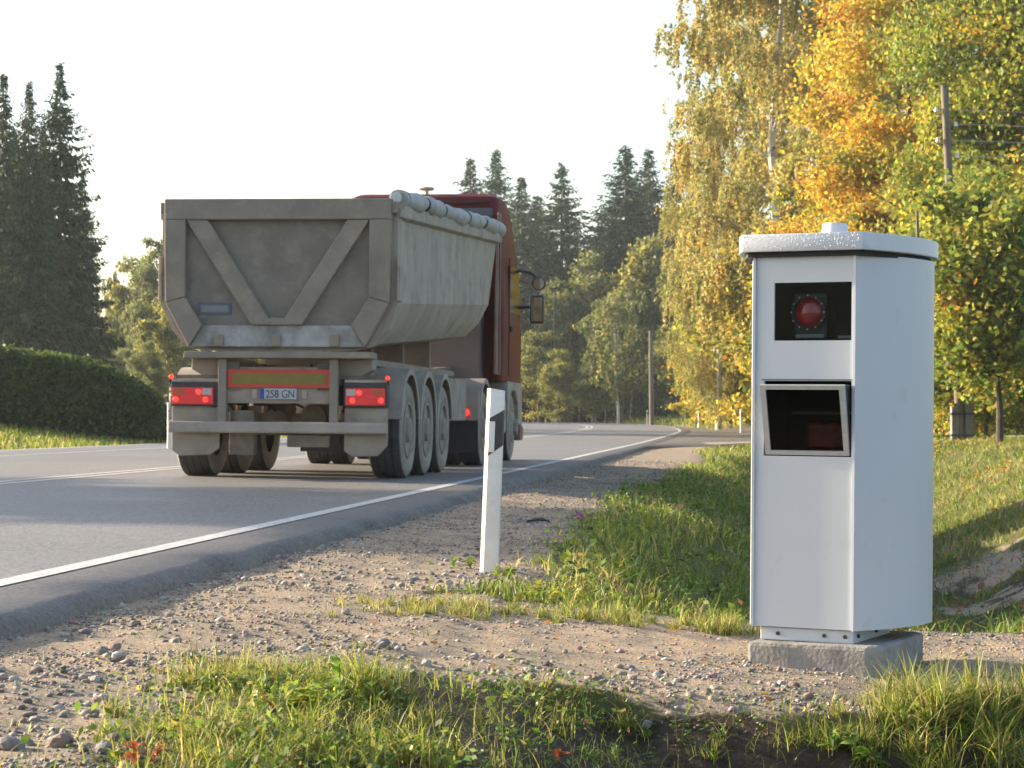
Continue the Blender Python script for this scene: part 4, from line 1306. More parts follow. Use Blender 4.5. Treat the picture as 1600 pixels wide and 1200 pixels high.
def broadleaf_meshes(seed, h, rad, z0f, nleaf, leaf, pal, pw, bark, style='maple', top_pow=0.8, lean=0.0, ncl=None, clump_cols=True, flat=0.5, trunk_r=None):
    """trunk with limbs and side branches; leaves gathered in clumps at branch ends. style 'birch' hangs strands."""
    rg = np.random.default_rng(seed)
    limb = MB()
    tr_ = trunk_r or h * 0.013
    npt = 9
    ax = [(lean * (i / (npt - 1)) ** 1.5 * h + 0.05 * h * 0.15 * math.sin(i * 1.3 + seed), 0.05 * h * 0.15 * math.cos(i * 1.7 + seed), h * 0.97 * i / (npt - 1)) for i in range(npt)]
    ax[0] = (0, 0, -0.4)
    limb.tube(ax, [tr_ * (1 - 0.93 * (i / (npt - 1)) ** 0.9) + 0.012 for i in range(npt)], 9)
    def axis_at(z):
        t = np.clip(z / (h * 0.97), 0, 1) * (npt - 1)
        i = int(min(npt - 2, math.floor(t)))
        return np.array(ax[i]) * (1 - (t - i)) + np.array(ax[i + 1]) * (t - i)
    ncl = ncl or int(nleaf / 170)
    cl, cr = [], []
    k = 0
    while len(cl) < ncl:
        f = rg.random() ** 0.9
        z = h * (z0f + (1 - z0f) * f)
        # crown profile: quick to full width, rounding to the top
        prof_ = rad * min(1, (f / 0.22) ** 0.6) * (1 - f ** (1 / max(0.2, 1 - top_pow) if top_pow < 1 else 3)) ** 0.6
        prof_ = max(prof_, 0.25)
        a = rg.uniform(0, 6.28)
        wob = 0.72 + 0.50 * float(vnoise(np.array(a * 1.1 + seed), np.array(z * 0.35), seed))
        L = prof_ * wob
        base = axis_at(max(h * z0f * 0.5, z - L * (0.35 if style != 'birch' else 0.6)))
        ctr = axis_at(z)
        tip = ctr + np.array([math.cos(a) * L, math.sin(a) * L, rg.normal(0, 0.2)])
        midp = base * 0.45 + tip * 0.55 + np.array([0, 0, 0.08 * L])
        if rg.random() < 0.33:
            limb.tube([tuple(base), tuple(midp), tuple(tip)], [max(0.015, tr_ * 0.22 * (1 - 0.6 * f)), 0.02, 0.006], 5, cap=False)
        m = max(1, int(round(L / 0.9)))
        for j in range(m):
            s = 1 - (j / m) * 0.72 * rg.uniform(0.8, 1.1)
            p = ctr + (tip - ctr) * s + rg.normal(0, 0.22, 3)
            cl.append(p); cr.append(rg.uniform(0.32, 0.62) * (rad / 4) ** 0.5)
    cl = np.array(cl[:ncl]); cr = np.array(cr[:ncl])
    # uneven share of leaves per clump
    share = rg.uniform(0.4, 1.6, ncl); share /= share.sum()
    ci = rg.choice(ncl, nleaf, p=share)
    if style == 'birch':
        # strands hanging from each clump
        ns = 7
        sd = rand_dirs(ncl * ns, rg).reshape(ncl, ns, 3)
        sidx = rg.integers(0, ns, nleaf)
        fall = rg.random(nleaf) ** 0.8
        length = (0.7 + 1.1 * rg.random((ncl, ns)))[ci, sidx]
        off = sd[ci, sidx] * (cr[ci] * 1.1)[:, None] * np.array([1, 1, 0.5])
        off = off * (0.7 + 0.5 * np.sqrt(fall))[:, None]
        off[:, 2] -= fall * length
        c = cl[ci] + off + rg.normal(0, 0.055, (nleaf, 3))
        t = rand_dirs(nleaf, rg) * 0.7 + np.array([0, 0, -0.7])
        t /= np.linalg.norm(t, axis=1)[:, None]
    else:
        g = rg.normal(0, 1, (nleaf, 3)) * np.array([1, 1, flat])
        c = cl[ci] + g * cr[ci][:, None]
        t = rand_dirs(nleaf, rg) * np.array([1, 1, 0.6]) + np.array([0, 0, -0.25])
        t /= np.linalg.norm(t, axis=1)[:, None]
    sl = leaf * rg.uniform(0.65, 1.25, nleaf)
    v, f = quads_from(c, t, ortho(t, rg), sl, sl * rg.uniform(0.5, 0.8, nleaf))
    # colour follows the clump (sprays turn together), with strays
    pwn = np.array(pw) / sum(pw)
    cc = rg.choice(len(pal), ncl, p=pwn)
    base = np.where(rg.random(nleaf) < 0.62, cc[ci], rg.choice(len(pal), nleaf, p=pwn))
    col = palette(nleaf, pal, pw, rg, 0.18, base)
    return limb.mesh('trunk', bark, smooth=True), np_mesh('crown', v, f, 'leaf', np.repeat(col, 4, 0))

def plant_tree(name, meshes, X, Y, label, group=None, s=(1, 1, 1), rz=0.0, cat='tree', z=None):
    zz = float(ground_z(X, Y)) if z is None else z
    root = empty(name, (X, Y, zz), rz)
    root.scale = s
    tag(root, label, cat, group)
    link('trunk', meshes[0], root)
    link('crown', meshes[1], root)
    return root

# ------------------------------------------------------------------ spruces
SP = [spruce_meshes(101, 16.0, 4.0, 0.07), spruce_meshes(102, 16.0, 4.4, 0.04), spruce_meshes(103, 16.0, 3.6, 0.10), spruce_meshes(104, 16.0, 4.8, 0.03, 0.9)]
def spruce(px, Y, top, var, label, wide=1.0, rz=None, name='spruce_tree', group='spruces', X=None):
    X = at(px, Y) if X is None else X
    gz_ = float(ground_z(X, Y))
    h = EYE + (654 - top) / FPX * Y - gz_
    s = h / 16.0
    return plant_tree(name, SP[var], X, Y, label, group, (s * wide, s * wide, s), random.uniform(0, 6.28) if rz is None else rz)
G1 = 'dark spruces at the left edge'
spruce(92, 90, 88, 0, 'tallest dark spruce of the left group, its thin tip highest', 0.70, group=G1)
spruce(44, 87, 122, 1, 'dark spruce second from the left edge, just left of the tallest one', 0.63, group=G1)
spruce(4, 90, 110, 2, 'spruce cut by the left edge of the picture, sunlit yellowish flank', 0.69, group=G1)
spruce(-45, 93, 95, 0, 'spruce outside the left edge behind the hedge', 0.66, group=G1)
spruce(-95, 88, 130, 3, 'broad spruce farther out left of the frame', 0.66, group=G1)
spruce(128, 97, 262, 3, 'shorter spruce on the right flank of the left group', 0.57, group=G1)
spruce(66, 102, 190, 3, 'spruce filling the gap behind the two tallest left ones', 0.59, group=G1)
spruce(20, 104, 200, 1, 'spruce standing deep behind the left group', 0.66, group=G1)
G2 = 'spruces beyond the bend of the road'
spruce(735, 185, 240, 0, 'leftmost spruce tip above the red cab roof', 1.0, group=G2)
spruce(775, 182, 230, 1, 'second spruce above the cab, taller and rounder', 0.95, group=G2)
spruce(815, 176, 274, 2, 'lower spruce just right of the cab roof', 1.1, group=G2)
spruce(878, 178, 250, 3, 'broad lone spruce between cab and the tallest pair', 1.02, group=G2)
spruce(978, 176, 224, 1, 'tallest broad spruce in the middle of the far wood', 1.25, group=G2)
spruce(1014, 186, 226, 0, 'narrow spruce close to the right of the tallest one', 1.0, group=G2)
spruce(1054, 188, 243, 2, 'thin spruce peeping out beside the yellow birch', 0.8, group=G2)
spruce(940, 192, 330, 3, 'low spruce hidden behind the broad middle ones', 1.0, group=G2)
spruce(690, 195, 300, 1, 'spruce behind the trailer box', 1.0, group=G2)
spruce(620, 190, 330, 3, 'spruce hidden behind the tipper box', 1.0, group=G2)
spruce(840, 200, 300, 0, 'spruce deep in the far wood behind the mirrors', 1.2, group=G2)

# off-frame spruces whose shadows cross the road
for X, Y, h, lab in ((-25, 25.3, 14.5, 'spruce left of the frame nearest the road'), (-26, 28.3, 15.5, 'tall spruce left of the frame')):
    spruce(0, Y, 654 - (h + float(ground_z(X, Y)) - EYE) * FPX / Y, random.choice((1, 3)), lab, 1.0, X=X, group='spruces left of the frame')

# ------------------------------------------------------------------ deciduous trees
OLIVE = [(0.150, 0.175, 0.052), (0.205, 0.215, 0.062), (0.260, 0.235, 0.070), (0.110, 0.140, 0.044)]
DG = [broadleaf_meshes(201, 10, 2.6, 0.12, 15000, 0.14, OLIVE, [4, 3, 1.2, 3], 'bark_dark', ncl=130),
      broadleaf_meshes(202, 10, 2.2, 0.08, 15000, 0.13, OLIVE, [3, 4, 2, 2], 'bark_birch', style='birch', ncl=120, lean=0.03),
      broadleaf_meshes(203, 10, 3.0, 0.06, 16000, 0.15, [(0.175, 0.195, 0.052), (0.245, 0.245, 0.060), (0.36, 0.30, 0.050), (0.125, 0.15, 0.045)], [3, 3, 1.5, 2], 'bark_dark', ncl=130)]
def decid(px, Y, top, var, label, wide=1.0, name='deciduous_tree', group='leafy trees beyond the bend', X=None):
    X = at(px, Y) if X is None else X
    h = EYE + (654 - top) / FPX * Y - float(ground_z(X, Y))
    s = h / 10.0
    return plant_tree(name, DG[var], X, Y, label, group, (s * wide, s * wide, s), random.uniform(0, 6.28))
decid(905, 168, 408, 0, 'olive tree with rounded top left of the tallest spruce', 0.8)
decid(868, 166, 455, 1, 'olive tree right beside the truck mirrors', 0.8)
decid(1022, 165, 376, 2, 'tall olive tree right of the tallest spruce', 0.8)
decid(1066, 160, 392, 1, 'olive tree at the foot of the yellow birch', 0.85)
decid(948, 158, 470, 0, 'shorter olive tree in the middle of the far wood', 0.9)
decid(985, 160, 452, 1, 'light olive tree with pale trunk below the tallest spruce', 0.9)
decid(842, 162, 520, 2, 'low olive tree just right of the cab door', 1.0)
decid(872, 156, 548, 2, 'small yellowish bush-like tree at the roadside beyond the cab', 0.8, group='roadside trees')
decid(930, 154, 560, 0, 'small tree behind the dark post at the wood edge', 1.0)
decid(1050, 152, 520, 0, 'bushy olive tree behind the bare pole', 1.0)
decid(1085, 148, 470, 2, 'bushy tree between the pole and the yellow maple', 0.9)
decid(1105, 140, 520, 1, 'drooping tree left of the yellow bush', 0.9)
decid(770, 170, 470, 0, 'olive tree hidden behind the cab', 0.9)
decid(720, 170, 430, 2, 'olive tree hidden behind the trailer', 0.9)
G3 = 'pale trees behind the trailer on the left'
decid(182, 150, 428, 1, 'pale yellowish tree between the spruces and the trailer', 0.62, group=G3)
decid(212, 146, 404, 2, 'leafy tree in the gap left of the tailgate, second from the spruces', 0.62, group=G3)
decid(240, 140, 388, 0, 'leafy tree touching the upper left of the tailgate', 0.62, group=G3)
decid(262, 120, 470, 2, 'light green tree next to the lower left tailgate corner', 0.8, group=G3)
decid(225, 110, 540, 0, 'low light green bush tree above the end of the hedge', 0.9, group=G3)
decid(290, 140, 420, 1, 'leafy tree behind the left half of the tailgate', 0.7, group=G3)
decid(340, 150, 400, 2, 'leafy tree behind the middle of the tailgate', 0.8, group=G3)
decid(420, 155, 410, 0, 'leafy tree behind the tipper box', 0.8, group=G3)
decid(520, 160, 400, 1, 'leafy tree behind the right part of the tailgate', 0.8, group=G3)
decid(170, 130, 540, 2, 'low dark bush tree at the foot of the spruces', 0.8, group=G3)
# thin leaning birch in front of the wood
lb = broadleaf_meshes(240, 9, 1.5, 0.35, 3500, 0.12, OLIVE, [2, 4, 2, 1], 'bark_birch', style='birch', ncl=50, lean=-0.05, trunk_r=0.11)
plant_tree('birch_tree', lb, at(966, 150), 150, 'slender birch with leaning white trunk at the edge of the wood', 'roadside trees')

YEL = [(0.50, 0.375, 0.095), (0.42, 0.350, 0.105), (0.31, 0.305, 0.090), (0.55, 0.365, 0.080), (0.225, 0.25, 0.078)]
B1 = broadleaf_meshes(301, 24, 4.6, 0.12, 105000, 0.082, YEL, [3, 4.5, 4.5, 1, 3], 'bark_birch', style='birch', ncl=420)
B2 = broadleaf_meshes(302, 24, 4.8, 0.08, 105000, 0.082, YEL, [2, 4, 5, 0.8, 4], 'bark_birch', style='birch', ncl=420)
GB = 'tall yellow birches on the right'
plant_tree('birch_tree', B1, at(1215, 92), 92, 'huge yellow birch rising behind the cabinet lid, its crown leaving the top', GB, (0.98, 0.98, 1.02), 0.4)
plant_tree('birch_tree', B2, at(1122, 100), 100, 'yellow-green birch forming the left outline of the autumn trees', GB, (0.48, 0.48, 0.62), 1.2)
plant_tree('birch_tree', B2, at(1330, 98), 98, 'tall yellow birch behind the orange maple', GB, (1, 1, 1.0), 2.2)
plant_tree('birch_tree', B1, at(1172, 108), 108, 'yellow birch between the left outline tree and the huge one', GB, (0.86, 0.86, 0.94), 2.9)
plant_tree('birch_tree', B1, at(1430, 104), 104, 'birch deep behind the orange maple at right', GB, (0.95, 0.95, 0.95), 4.4)
ORA = [(0.64, 0.32, 0.034), (0.62, 0.42, 0.045), (0.50, 0.21, 0.030), (0.46, 0.38, 0.055), (0.26, 0.27, 0.05)]
GRN = [(0.185, 0.240, 0.038), (0.27, 0.300, 0.045), (0.42, 0.37, 0.050), (0.115, 0.170, 0.032), (0.58, 0.30, 0.04)]
MO = broadleaf_meshes(311, 17, 4.6, 0.10, 85000, 0.096, ORA, [1.6, 5, 0.5, 5, 3.5], 'bark_dark', ncl=330)
MG = broadleaf_meshes(312, 17, 4.6, 0.04, 95000, 0.098, GRN, [4, 5, 3, 2, 0.35], 'bark_dark', ncl=380, flat=0.85)
MB_ = broadleaf_meshes(315, 7.0, 3.0, 0.02, 42000, 0.102, GRN, [4, 5, 3.5, 2, 0.5], 'bark_dark', ncl=230, flat=0.9)
MY = broadleaf_meshes(313, 8, 2.7, 0.03, 20000, 0.125, [(0.42, 0.37, 0.050), (0.54, 0.41, 0.05), (0.27, 0.28, 0.045), (0.60, 0.31, 0.04), (0.17, 0.21, 0.04)], [4, 3, 3, 0.7, 2], 'bark_dark', ncl=170)
GM = 'autumn maples on the right'
plant_tree('maple_tree', MO, at(1425, 78), 78, 'orange-yellow maple behind the tall utility pole', GM, (0.95, 0.95, 1.05), 0.3)
plant_tree('maple_tree', MO, at(1335, 84), 84, 'lower orange maple right above the cabinet lid', GM, (0.72, 0.72, 0.62), 2.0)
plant_tree('maple_tree', MG, at(1592, 70), 70, 'tall green maple cut by the right edge', GM, (0.80, 0.80, 1.10), 1.0)
plant_tree('maple_tree', MB_, at(1560, 64.5), 64.5, 'dense green-yellow maple low beside the utility pole', GM, (0.95, 0.95, 1.08), 3.7)
plant_tree('maple_tree', MG, at(1690, 68), 68, 'green maple just outside the right edge', GM, (0.9, 0.9, 1.0), 5.0)
plant_tree('maple_tree', MY, at(1475, 66), 66, 'yellow-green young maple directly right of the cabinet', GM, (0.75, 0.75, 0.80), 0.9)
plant_tree('maple_tree', MY, at(1142, 104), 104, 'yellow-green bushy maple directly left of the cabinet', GM, (0.78, 0.78, 0.92), 0.2)
plant_tree('maple_tree', MY, at(1112, 116), 116, 'small yellow-green bush tree left of the bushy maple by the cabinet', GM, (0.66, 0.66, 0.62), 4.2)
plant_tree('maple_tree', MB_, at(1530, 62.6), 61.8, 'leafy green maple bush right behind the concrete stubs', GM, (0.62, 0.62, 0.62), 0.5)
plant_tree('maple_tree', MB_, at(1618, 65), 65, 'low dense maple bush at the right edge', GM, (0.85, 0.85, 0.85), 2.4)
plant_tree('maple_tree', MY, at(1215, 98), 98, 'bushy maple hidden behind the cabinet', GM, (1.1, 1.1, 1.1), 1.7)
plant_tree('maple_tree', MY, at(1310, 88), 88, 'bushy orange-tinged maple hidden behind the cabinet on the right', GM, (1.2, 1.2, 1.2), 2.7)
plant_tree('maple_tree', MY, at(1400, 80), 80, 'bushy maple behind the slim pipe post', GM, (1.1, 1.1, 1.0), 3.3)

MC = broadleaf_meshes(317, 6.6, 2.0, 0.26, 24000, 0.096, GRN, [4, 5, 4, 2, 0.35], 'bark_dark', ncl=150, flat=0.85)
plant_tree('maple_tree', MC, at(1562, 52.5), 52.5, 'young green-yellow maple whose crown hides the middle of the tall pole', GM, (1, 1, 0.92), 1.3)
plant_tree('maple_tree', MC, at(1655, 54), 54, 'young maple cut by the right edge in front of the pole line', GM, (1.05, 1.05, 0.9), 4.3)

# ------------------------------------------------------------------ hedge
def hedge():
    rg = np.random.default_rng(55)
    Y0, x_l, x_r = 52.0, -19.5, at(258, 52.0)
    n = 60000
    root = empty('hedge', ((x_l + x_r) / 2, Y0, float(ground_z((x_l + x_r) / 2, Y0))))
    tag(root, 'long clipped dark green hedge with rounded end beside the left verge', 'hedge')
    L = x_r - x_l
    # superellipse cross-section, rounded right end
    s = rg.random(n)
    x = x_l + s * L
    endk = np.clip((x_r - x) / 2.4, 0, 1)
    end = np.sqrt(1 - (1 - endk) ** 2)
    hgt = (1.72 + 0.12 * (fbm(x * 0.8, x * 0, 5) - 0.5)) * (0.30 + 0.70 * end)
    wid = 1.15 * (0.35 + 0.65 * end)
    a = rg.uniform(0, math.pi, n)
    ca, sa = np.cos(a), np.sin(a)
    q = 0.45
    rr = 1 - np.abs(rg.normal(0, 0.05, n)) + (fbm(x * 2.2, a * 2.5, 9) - 0.5) * 0.24
    yy = Y0 + np.sign(ca) * np.abs(ca) ** q * wid * rr
    zz = np.abs(sa) ** q * hgt * rr + np.where(sa > 0.8, rg.random(n) ** 3 * 0.16, 0)
    gz_ = ground_z(x, yy)
    c = np.stack([x - root.location.x, yy - Y0, zz + gz_ - root.location.z], -1)
    t = rand_dirs(n, rg); t[:, 2] = np.abs(t[:, 2]) * 0.8 + 0.2
    t /= np.linalg.norm(t, axis=1)[:, None]
    sl = rg.uniform(0.05, 0.11, n)
    v, f = quads_from(c, t, ortho(t, rg), sl, sl * 0.55)
    col = palette(n, [(0.062, 0.100, 0.022), (0.090, 0.130, 0.028), (0.140, 0.165, 0.036), (0.046, 0.075, 0.020)], [4, 3, 1.5, 2], rg)
    link('foliage', np_mesh('foliage', v, f, 'leaf', np.repeat(col, 4, 0)), root)
    # solid twiggy core
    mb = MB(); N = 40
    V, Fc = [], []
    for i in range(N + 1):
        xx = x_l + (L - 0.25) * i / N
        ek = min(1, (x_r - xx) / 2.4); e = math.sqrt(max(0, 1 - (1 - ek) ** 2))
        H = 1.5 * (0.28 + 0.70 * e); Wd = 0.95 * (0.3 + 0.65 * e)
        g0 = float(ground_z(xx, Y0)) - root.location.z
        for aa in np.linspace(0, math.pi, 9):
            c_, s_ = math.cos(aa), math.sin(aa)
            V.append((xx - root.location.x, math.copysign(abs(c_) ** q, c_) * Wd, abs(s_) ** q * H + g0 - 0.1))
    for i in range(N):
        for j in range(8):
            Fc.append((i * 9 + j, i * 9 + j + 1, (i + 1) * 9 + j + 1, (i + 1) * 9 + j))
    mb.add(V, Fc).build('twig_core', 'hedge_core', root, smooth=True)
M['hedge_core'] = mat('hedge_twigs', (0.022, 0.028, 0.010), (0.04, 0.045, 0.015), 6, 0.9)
hedge()

# ------------------------------------------------------------------ grass
def in_view(X, Y, m=0.15):
    return (X > (-0.2353 - 0.02) * Y - m) & (X < (0.2353 + 0.02) * Y + m)

def blades(name, X, Y, h, w, bend, col, label, segs=3, seed=1, parent=None):
    rg = np.random.default_rng(seed)
    n = len(X)
    Z = ground_z(X, Y) - 0.01
    az = rg.uniform(0, 6.283, n)
    d = np.stack([np.cos(az), np.sin(az), np.zeros(n)], -1)
    fa = rg.uniform(0, 6.283, n)
    side = np.stack([np.cos(fa), np.sin(fa), np.zeros(n)], -1)
    base = np.stack([X, Y, Z], -1)
    k = segs
    nvp = 2 * k + 1
    V = np.empty((n, nvp, 3)); 
    for i in range(k + 1):
        t = i / k
        p = base + d * (bend * t ** 2 * h)[:, None] + np.array([0, 0, 1]) * (h * (t - 0.35 * bend * t * t))[:, None]
        ww = w * (1 - t ** 1.5) * 0.5
        if i < k:
            V[:, 2 * i] = p - side * ww[:, None]
            V[:, 2 * i + 1] = p + side * ww[:, None]
        else:
            V[:, 2 * k] = p
    o = (np.arange(n) * nvp)[:, None]
    tris = []
    for i in range(k - 1):
        a = 2 * i
        tris.append(np.concatenate([o + a, o + a + 1, o + a + 3], 1)); tris.append(np.concatenate([o + a, o + a + 3, o + a + 2], 1))
    a = 2 * (k - 1)
    tris.append(np.concatenate([o + a, o + a + 1, o + a + 2], 1))
    Fs = np.concatenate(tris, 0)
    me = np_mesh(name, V.reshape(-1, 3), Fs, 'grass', np.repeat(col, nvp, 0))
    ob = link(name, me, parent)
    return tag(ob, label, 'grass', kind='stuff')

GP = [(0.185, 0.235, 0.036), (0.280, 0.305, 0.048), (0.38, 0.34, 0.10), (0.115, 0.160, 0.030), (0.44, 0.36, 0.16)]
def scatter(n, x0, x1, y0, y1, rg, fn, pow_y=1.0):
    X = rg.uniform(x0, x1, n); Y = y0 + (y1 - y0) * rg.random(n) ** pow_y
    keep = (rg.random(n) < fn(X, Y)) & in_view(X, Y, 0.5)
    return X[keep], Y[keep]

# ditch and verge turf, right of the road
rg = np.random.default_rng(71)
def turf_w(X, Y):
    u = u_of(X, Y)
    g = 1 - gravel_mask(X, Y)
    return np.clip(g, 0, 1) ** 1.5 * (u > 0.95) * (0.35 + 0.65 * sstep(0.35, 0.6, fbm(X * 1.7, Y * 1.7, 61))) * (1 - 0.75 * soil_mask(X, Y))
X, Y = scatter(330000, -1.6, 14, 9.2, 56, rg, turf_w, 1.9)
n = len(X)
u = u_of(X, Y)
h = (0.03 + 0.14 * rg.random(n) ** 1.8) * (0.7 + 0.8 * fbm(X * 0.9, Y * 0.9, 63)) * (0.6 + 0.4 * sstep(1.2, 2.2, u))
dry = fbm(X * 0.8, Y * 0.8, 65)
pi = np.where(rg.random(n) < np.clip((dry - 0.45) * 3, 0.04, 0.6), np.where(rg.random(n) < 0.5, 2, 4), rg.choice([0, 1, 3], n, p=[.38, .14, .48]))
blades('verge_grass', X, Y, h, rg.uniform(0.006, 0.012, n) * (1 + Y / 30), rg.uniform(0.2, 1.0, n), palette(n, GP, [1] * 5, rg, 0.2, pi), 'short turf covering the ditch and verge right of the road', 2, 3)
print('turf', n)
# far right field and bank near the side road, left verge
X, Y = scatter(130000, 1.5, 40, 50, 115, rg, lambda X, Y: (u_of(X, Y) > 1.6 + 2.6 * sstep(52, 70, Y) * sstep(128, 106, Y)) * (1 - (np.abs(Y - 58.0 - 0.02 * X) < 2.4)) * 1.0, 1.4)
n = len(X)
blades('field_grass', X, Y, rg.uniform(0.04, 0.10, n), rg.uniform(0.02, 0.04, n), rg.uniform(0.2, 0.9, n), palette(n, GP, [4, 4, 3, 2, 1], rg, 0.2), 'grass around the side road and under the maples', 2, 4)
X, Y = scatter(170000, -30, -3, 30, 140, rg, lambda X, Y: (u_of(X, Y) < -10.6) * 1.0, 1.6)
n = len(X)
blades('left_verge_grass', X, Y, rg.uniform(0.08, 0.22, n), rg.uniform(0.02, 0.045, n), rg.uniform(0.2, 0.9, n), palette(n, GP, [5, 5, 1.5, 3, 0.6], rg, 0.2), 'green grass on the left verge in front of the hedge', 2, 5)
X, Y = scatter(40000, -10, 45, 105, 260, rg, lambda X, Y: (u_of(X, Y) > 1.3) * 1.0, 1.3)
n = len(X)
blades('wood_edge_grass', X, Y, rg.uniform(0.15, 0.5, n), rg.uniform(0.04, 0.08, n), rg.uniform(0.2, 0.9, n), palette(n, GP, [4, 3, 2, 4, 1], rg, 0.2), 'rough grass along the edge of the far wood', 2, 6)

# near grass: tufts in the foreground
def near_w(X, Y):
    g = 1 - gravel_mask(X, Y)
    return np.clip(g, 0, 1) ** 1.2 * (u_of(X, Y) > 1.0)
def tuft(cx, cy, r, n, hmin, hmax, rg, dryk=0.25):
    nc = max(3, n // 26)
    a = rg.uniform(0, 6.283, nc); q = 1.35 * r * np.sqrt(rg.random(nc))
    sx, sy, sh = cx + q * np.cos(a), cy + q * np.sin(a) * 0.8, rg.uniform(0.45, 1.15, nc)
    i = rg.choice(nc, n, p=(lambda w: w / w.sum())(rg.uniform(0.2, 1.6, nc)))
    return sx[i] + rg.normal(0, 0.012, n), sy[i] + rg.normal(0, 0.012, n), (hmin + (hmax - hmin) * rg.random(n) ** 1.6) * sh[i] * 1.1
PX, PYY, PH, PD = [], [], [], []
def add(X, Y, H, dryk):
    PX.append(X); PYY.append(Y); PH.append(H); PD.append(np.full(len(X), dryk))
# general low cover on the near slope
X, Y = scatter(60000, -1.6, 2.6, 4.2, 7.35, rg, near_w)
sm = soil_mask(X, Y)
k = rg.random(len(X)) < (1 - 0.62 * sm) * (0.5 + 0.5 * sstep(0.42, 0.58, fbm(X * 3, Y * 3, 77)))
X, Y = X[k], Y[k]
add(X, Y, 0.015 + 0.10 * rg.random(len(X)) ** 2.0, 0.3)
def gpt(px, py):
    """ground point under a photo pixel."""
    Yv = np.linspace(4.5, 60, 6000)
    Xv = (px - 800) / FPX * Yv
    zr = EYE + (654 - py) / FPX * Yv
    i = np.argmax(zr < ground_z(Xv, Yv))
    return float(Xv[i]), float(Yv[i])
# tufts: (pixel of base, radius m, blades, height range, dryness)
for px, py, r, nb, h0, h1, dk in (
    (330, 1075, 0.10, 900, 0.05, 0.11, 0.45), (380, 1070, 0.10, 800, 0.05, 0.12, 0.4), (430, 1075, 0.10, 700, 0.06, 0.13, 0.45), (480, 1072, 0.10, 700, 0.06, 0.13, 0.4), (540, 1085, 0.10, 500, 0.08, 0.18, 0.15),
    (585, 1095, 0.08, 380, 0.08, 0.20, 0.15), (280, 1052, 0.07, 300, 0.02, 0.05, 0.5), (180, 1120, 0.05, 120, 0.04, 0.09, 0.5), (160, 1150, 0.05, 120, 0.04, 0.09, 0.5), (300, 1150, 0.12, 500, 0.05, 0.13, 0.5), (360, 1180, 0.12, 600, 0.06, 0.13, 0.4), (430, 1150, 0.12, 500, 0.06, 0.15, 0.3),
    (520, 1190, 0.14, 600, 0.06, 0.15, 0.2), (620, 1180, 0.14, 500, 0.05, 0.13, 0.2), (700, 1190, 0.12, 350, 0.05, 0.12, 0.15), (640, 1130, 0.08, 200, 0.04, 0.11, 0.5),
    (760, 1130, 0.04, 50, 0.06, 0.11, 0.4), (860, 1140, 0.06, 80, 0.05, 0.12, 0.3), (940, 1140, 0.06, 90, 0.05, 0.12, 0.3), (1000, 1150, 0.07, 80, 0.04, 0.10, 0.3), (1120, 1180, 0.06, 60, 0.05, 0.12, 0.2),
    (620, 952, 0.22, 1000, 0.03, 0.09, 0.6), (690, 955, 0.22, 1000, 0.04, 0.10, 0.45), (750, 950, 0.18, 500, 0.04, 0.09, 0.3),
    (560, 1010, 0.04, 60, 0.02, 0.05, 0.3), (505, 962, 0.05, 100, 0.02, 0.05, 0.2),
    (850, 962, 0.20, 400, 0.05, 0.11, 0.25), (920, 968, 0.18, 400, 0.06, 0.13, 0.3), (990, 972, 0.18, 420, 0.06, 0.12, 0.4), (1060, 978, 0.18, 420, 0.06, 0.13, 0.35), (1120, 984, 0.16, 420, 0.06, 0.13, 0.45), (1152, 992, 0.06, 160, 0.06, 0.12, 0.4),
    (1350, 1120, 0.08, 160, 0.08, 0.17, 0.35), (1400, 1110, 0.10, 330, 0.10, 0.20, 0.35), (1450, 1120, 0.12, 500, 0.12, 0.24, 0.3), (1510, 1115, 0.12, 520, 0.12, 0.25, 0.35), (1570, 1120, 0.12, 520, 0.12, 0.25, 0.3), (1630, 1120, 0.12, 420, 0.12, 0.25, 0.3),
    (1420, 1190, 0.12, 300, 0.08, 0.20, 0.2), (1500, 1190, 0.12, 380, 0.10, 0.22, 0.25), (1580, 1195, 0.12, 380, 0.10, 0.22, 0.25), (1300, 1190, 0.10, 140, 0.06, 0.14, 0.2), (1230, 1140, 0.05, 50, 0.05, 0.12, 0.3)):
    gx, gy = gpt(px, py)
    Xt, Yt, Ht = tuft(gx, gy, r, nb, h0, h1, rg)
    add(Xt, Yt, Ht, dk)
for k in range(60):
    gx = rg.uniform(-1.6, 1.6); gy = rg.uniform(5.0, 13.0)
    if gravel_mask(gx, gy) > 0.8 and u_of(gx, gy) > 0.8:
        Xt, Yt, Ht = tuft(gx, gy, rg.uniform(0.02, 0.06), int(rg.integers(8, 45)), 0.01, rg.uniform(0.025, 0.06), rg)
        add(Xt, Yt, Ht, rg.choice([0.1, 0.5]))
X = np.concatenate(PX); Y = np.concatenate(PYY); h = np.concatenate(PH); dk = np.concatenate(PD)
n = len(X)
pi = np.where(rg.random(n) < dk, np.where(rg.random(n) < 0.6, 2, 4), rg.choice([0, 1, 3], n, p=[.42, .38, .2]))
print('near', n)
blades('foreground_grass', X, Y, h, 0.0025 + 0.022 * h * rg.uniform(0.6, 1.2, n), rg.uniform(0.1, 1.0, n) ** 1.3 * 1.45, palette(n, GP, [1] * 5, rg, 0.25, pi), 'loose tufts of long grass in the foreground', 4, 7)

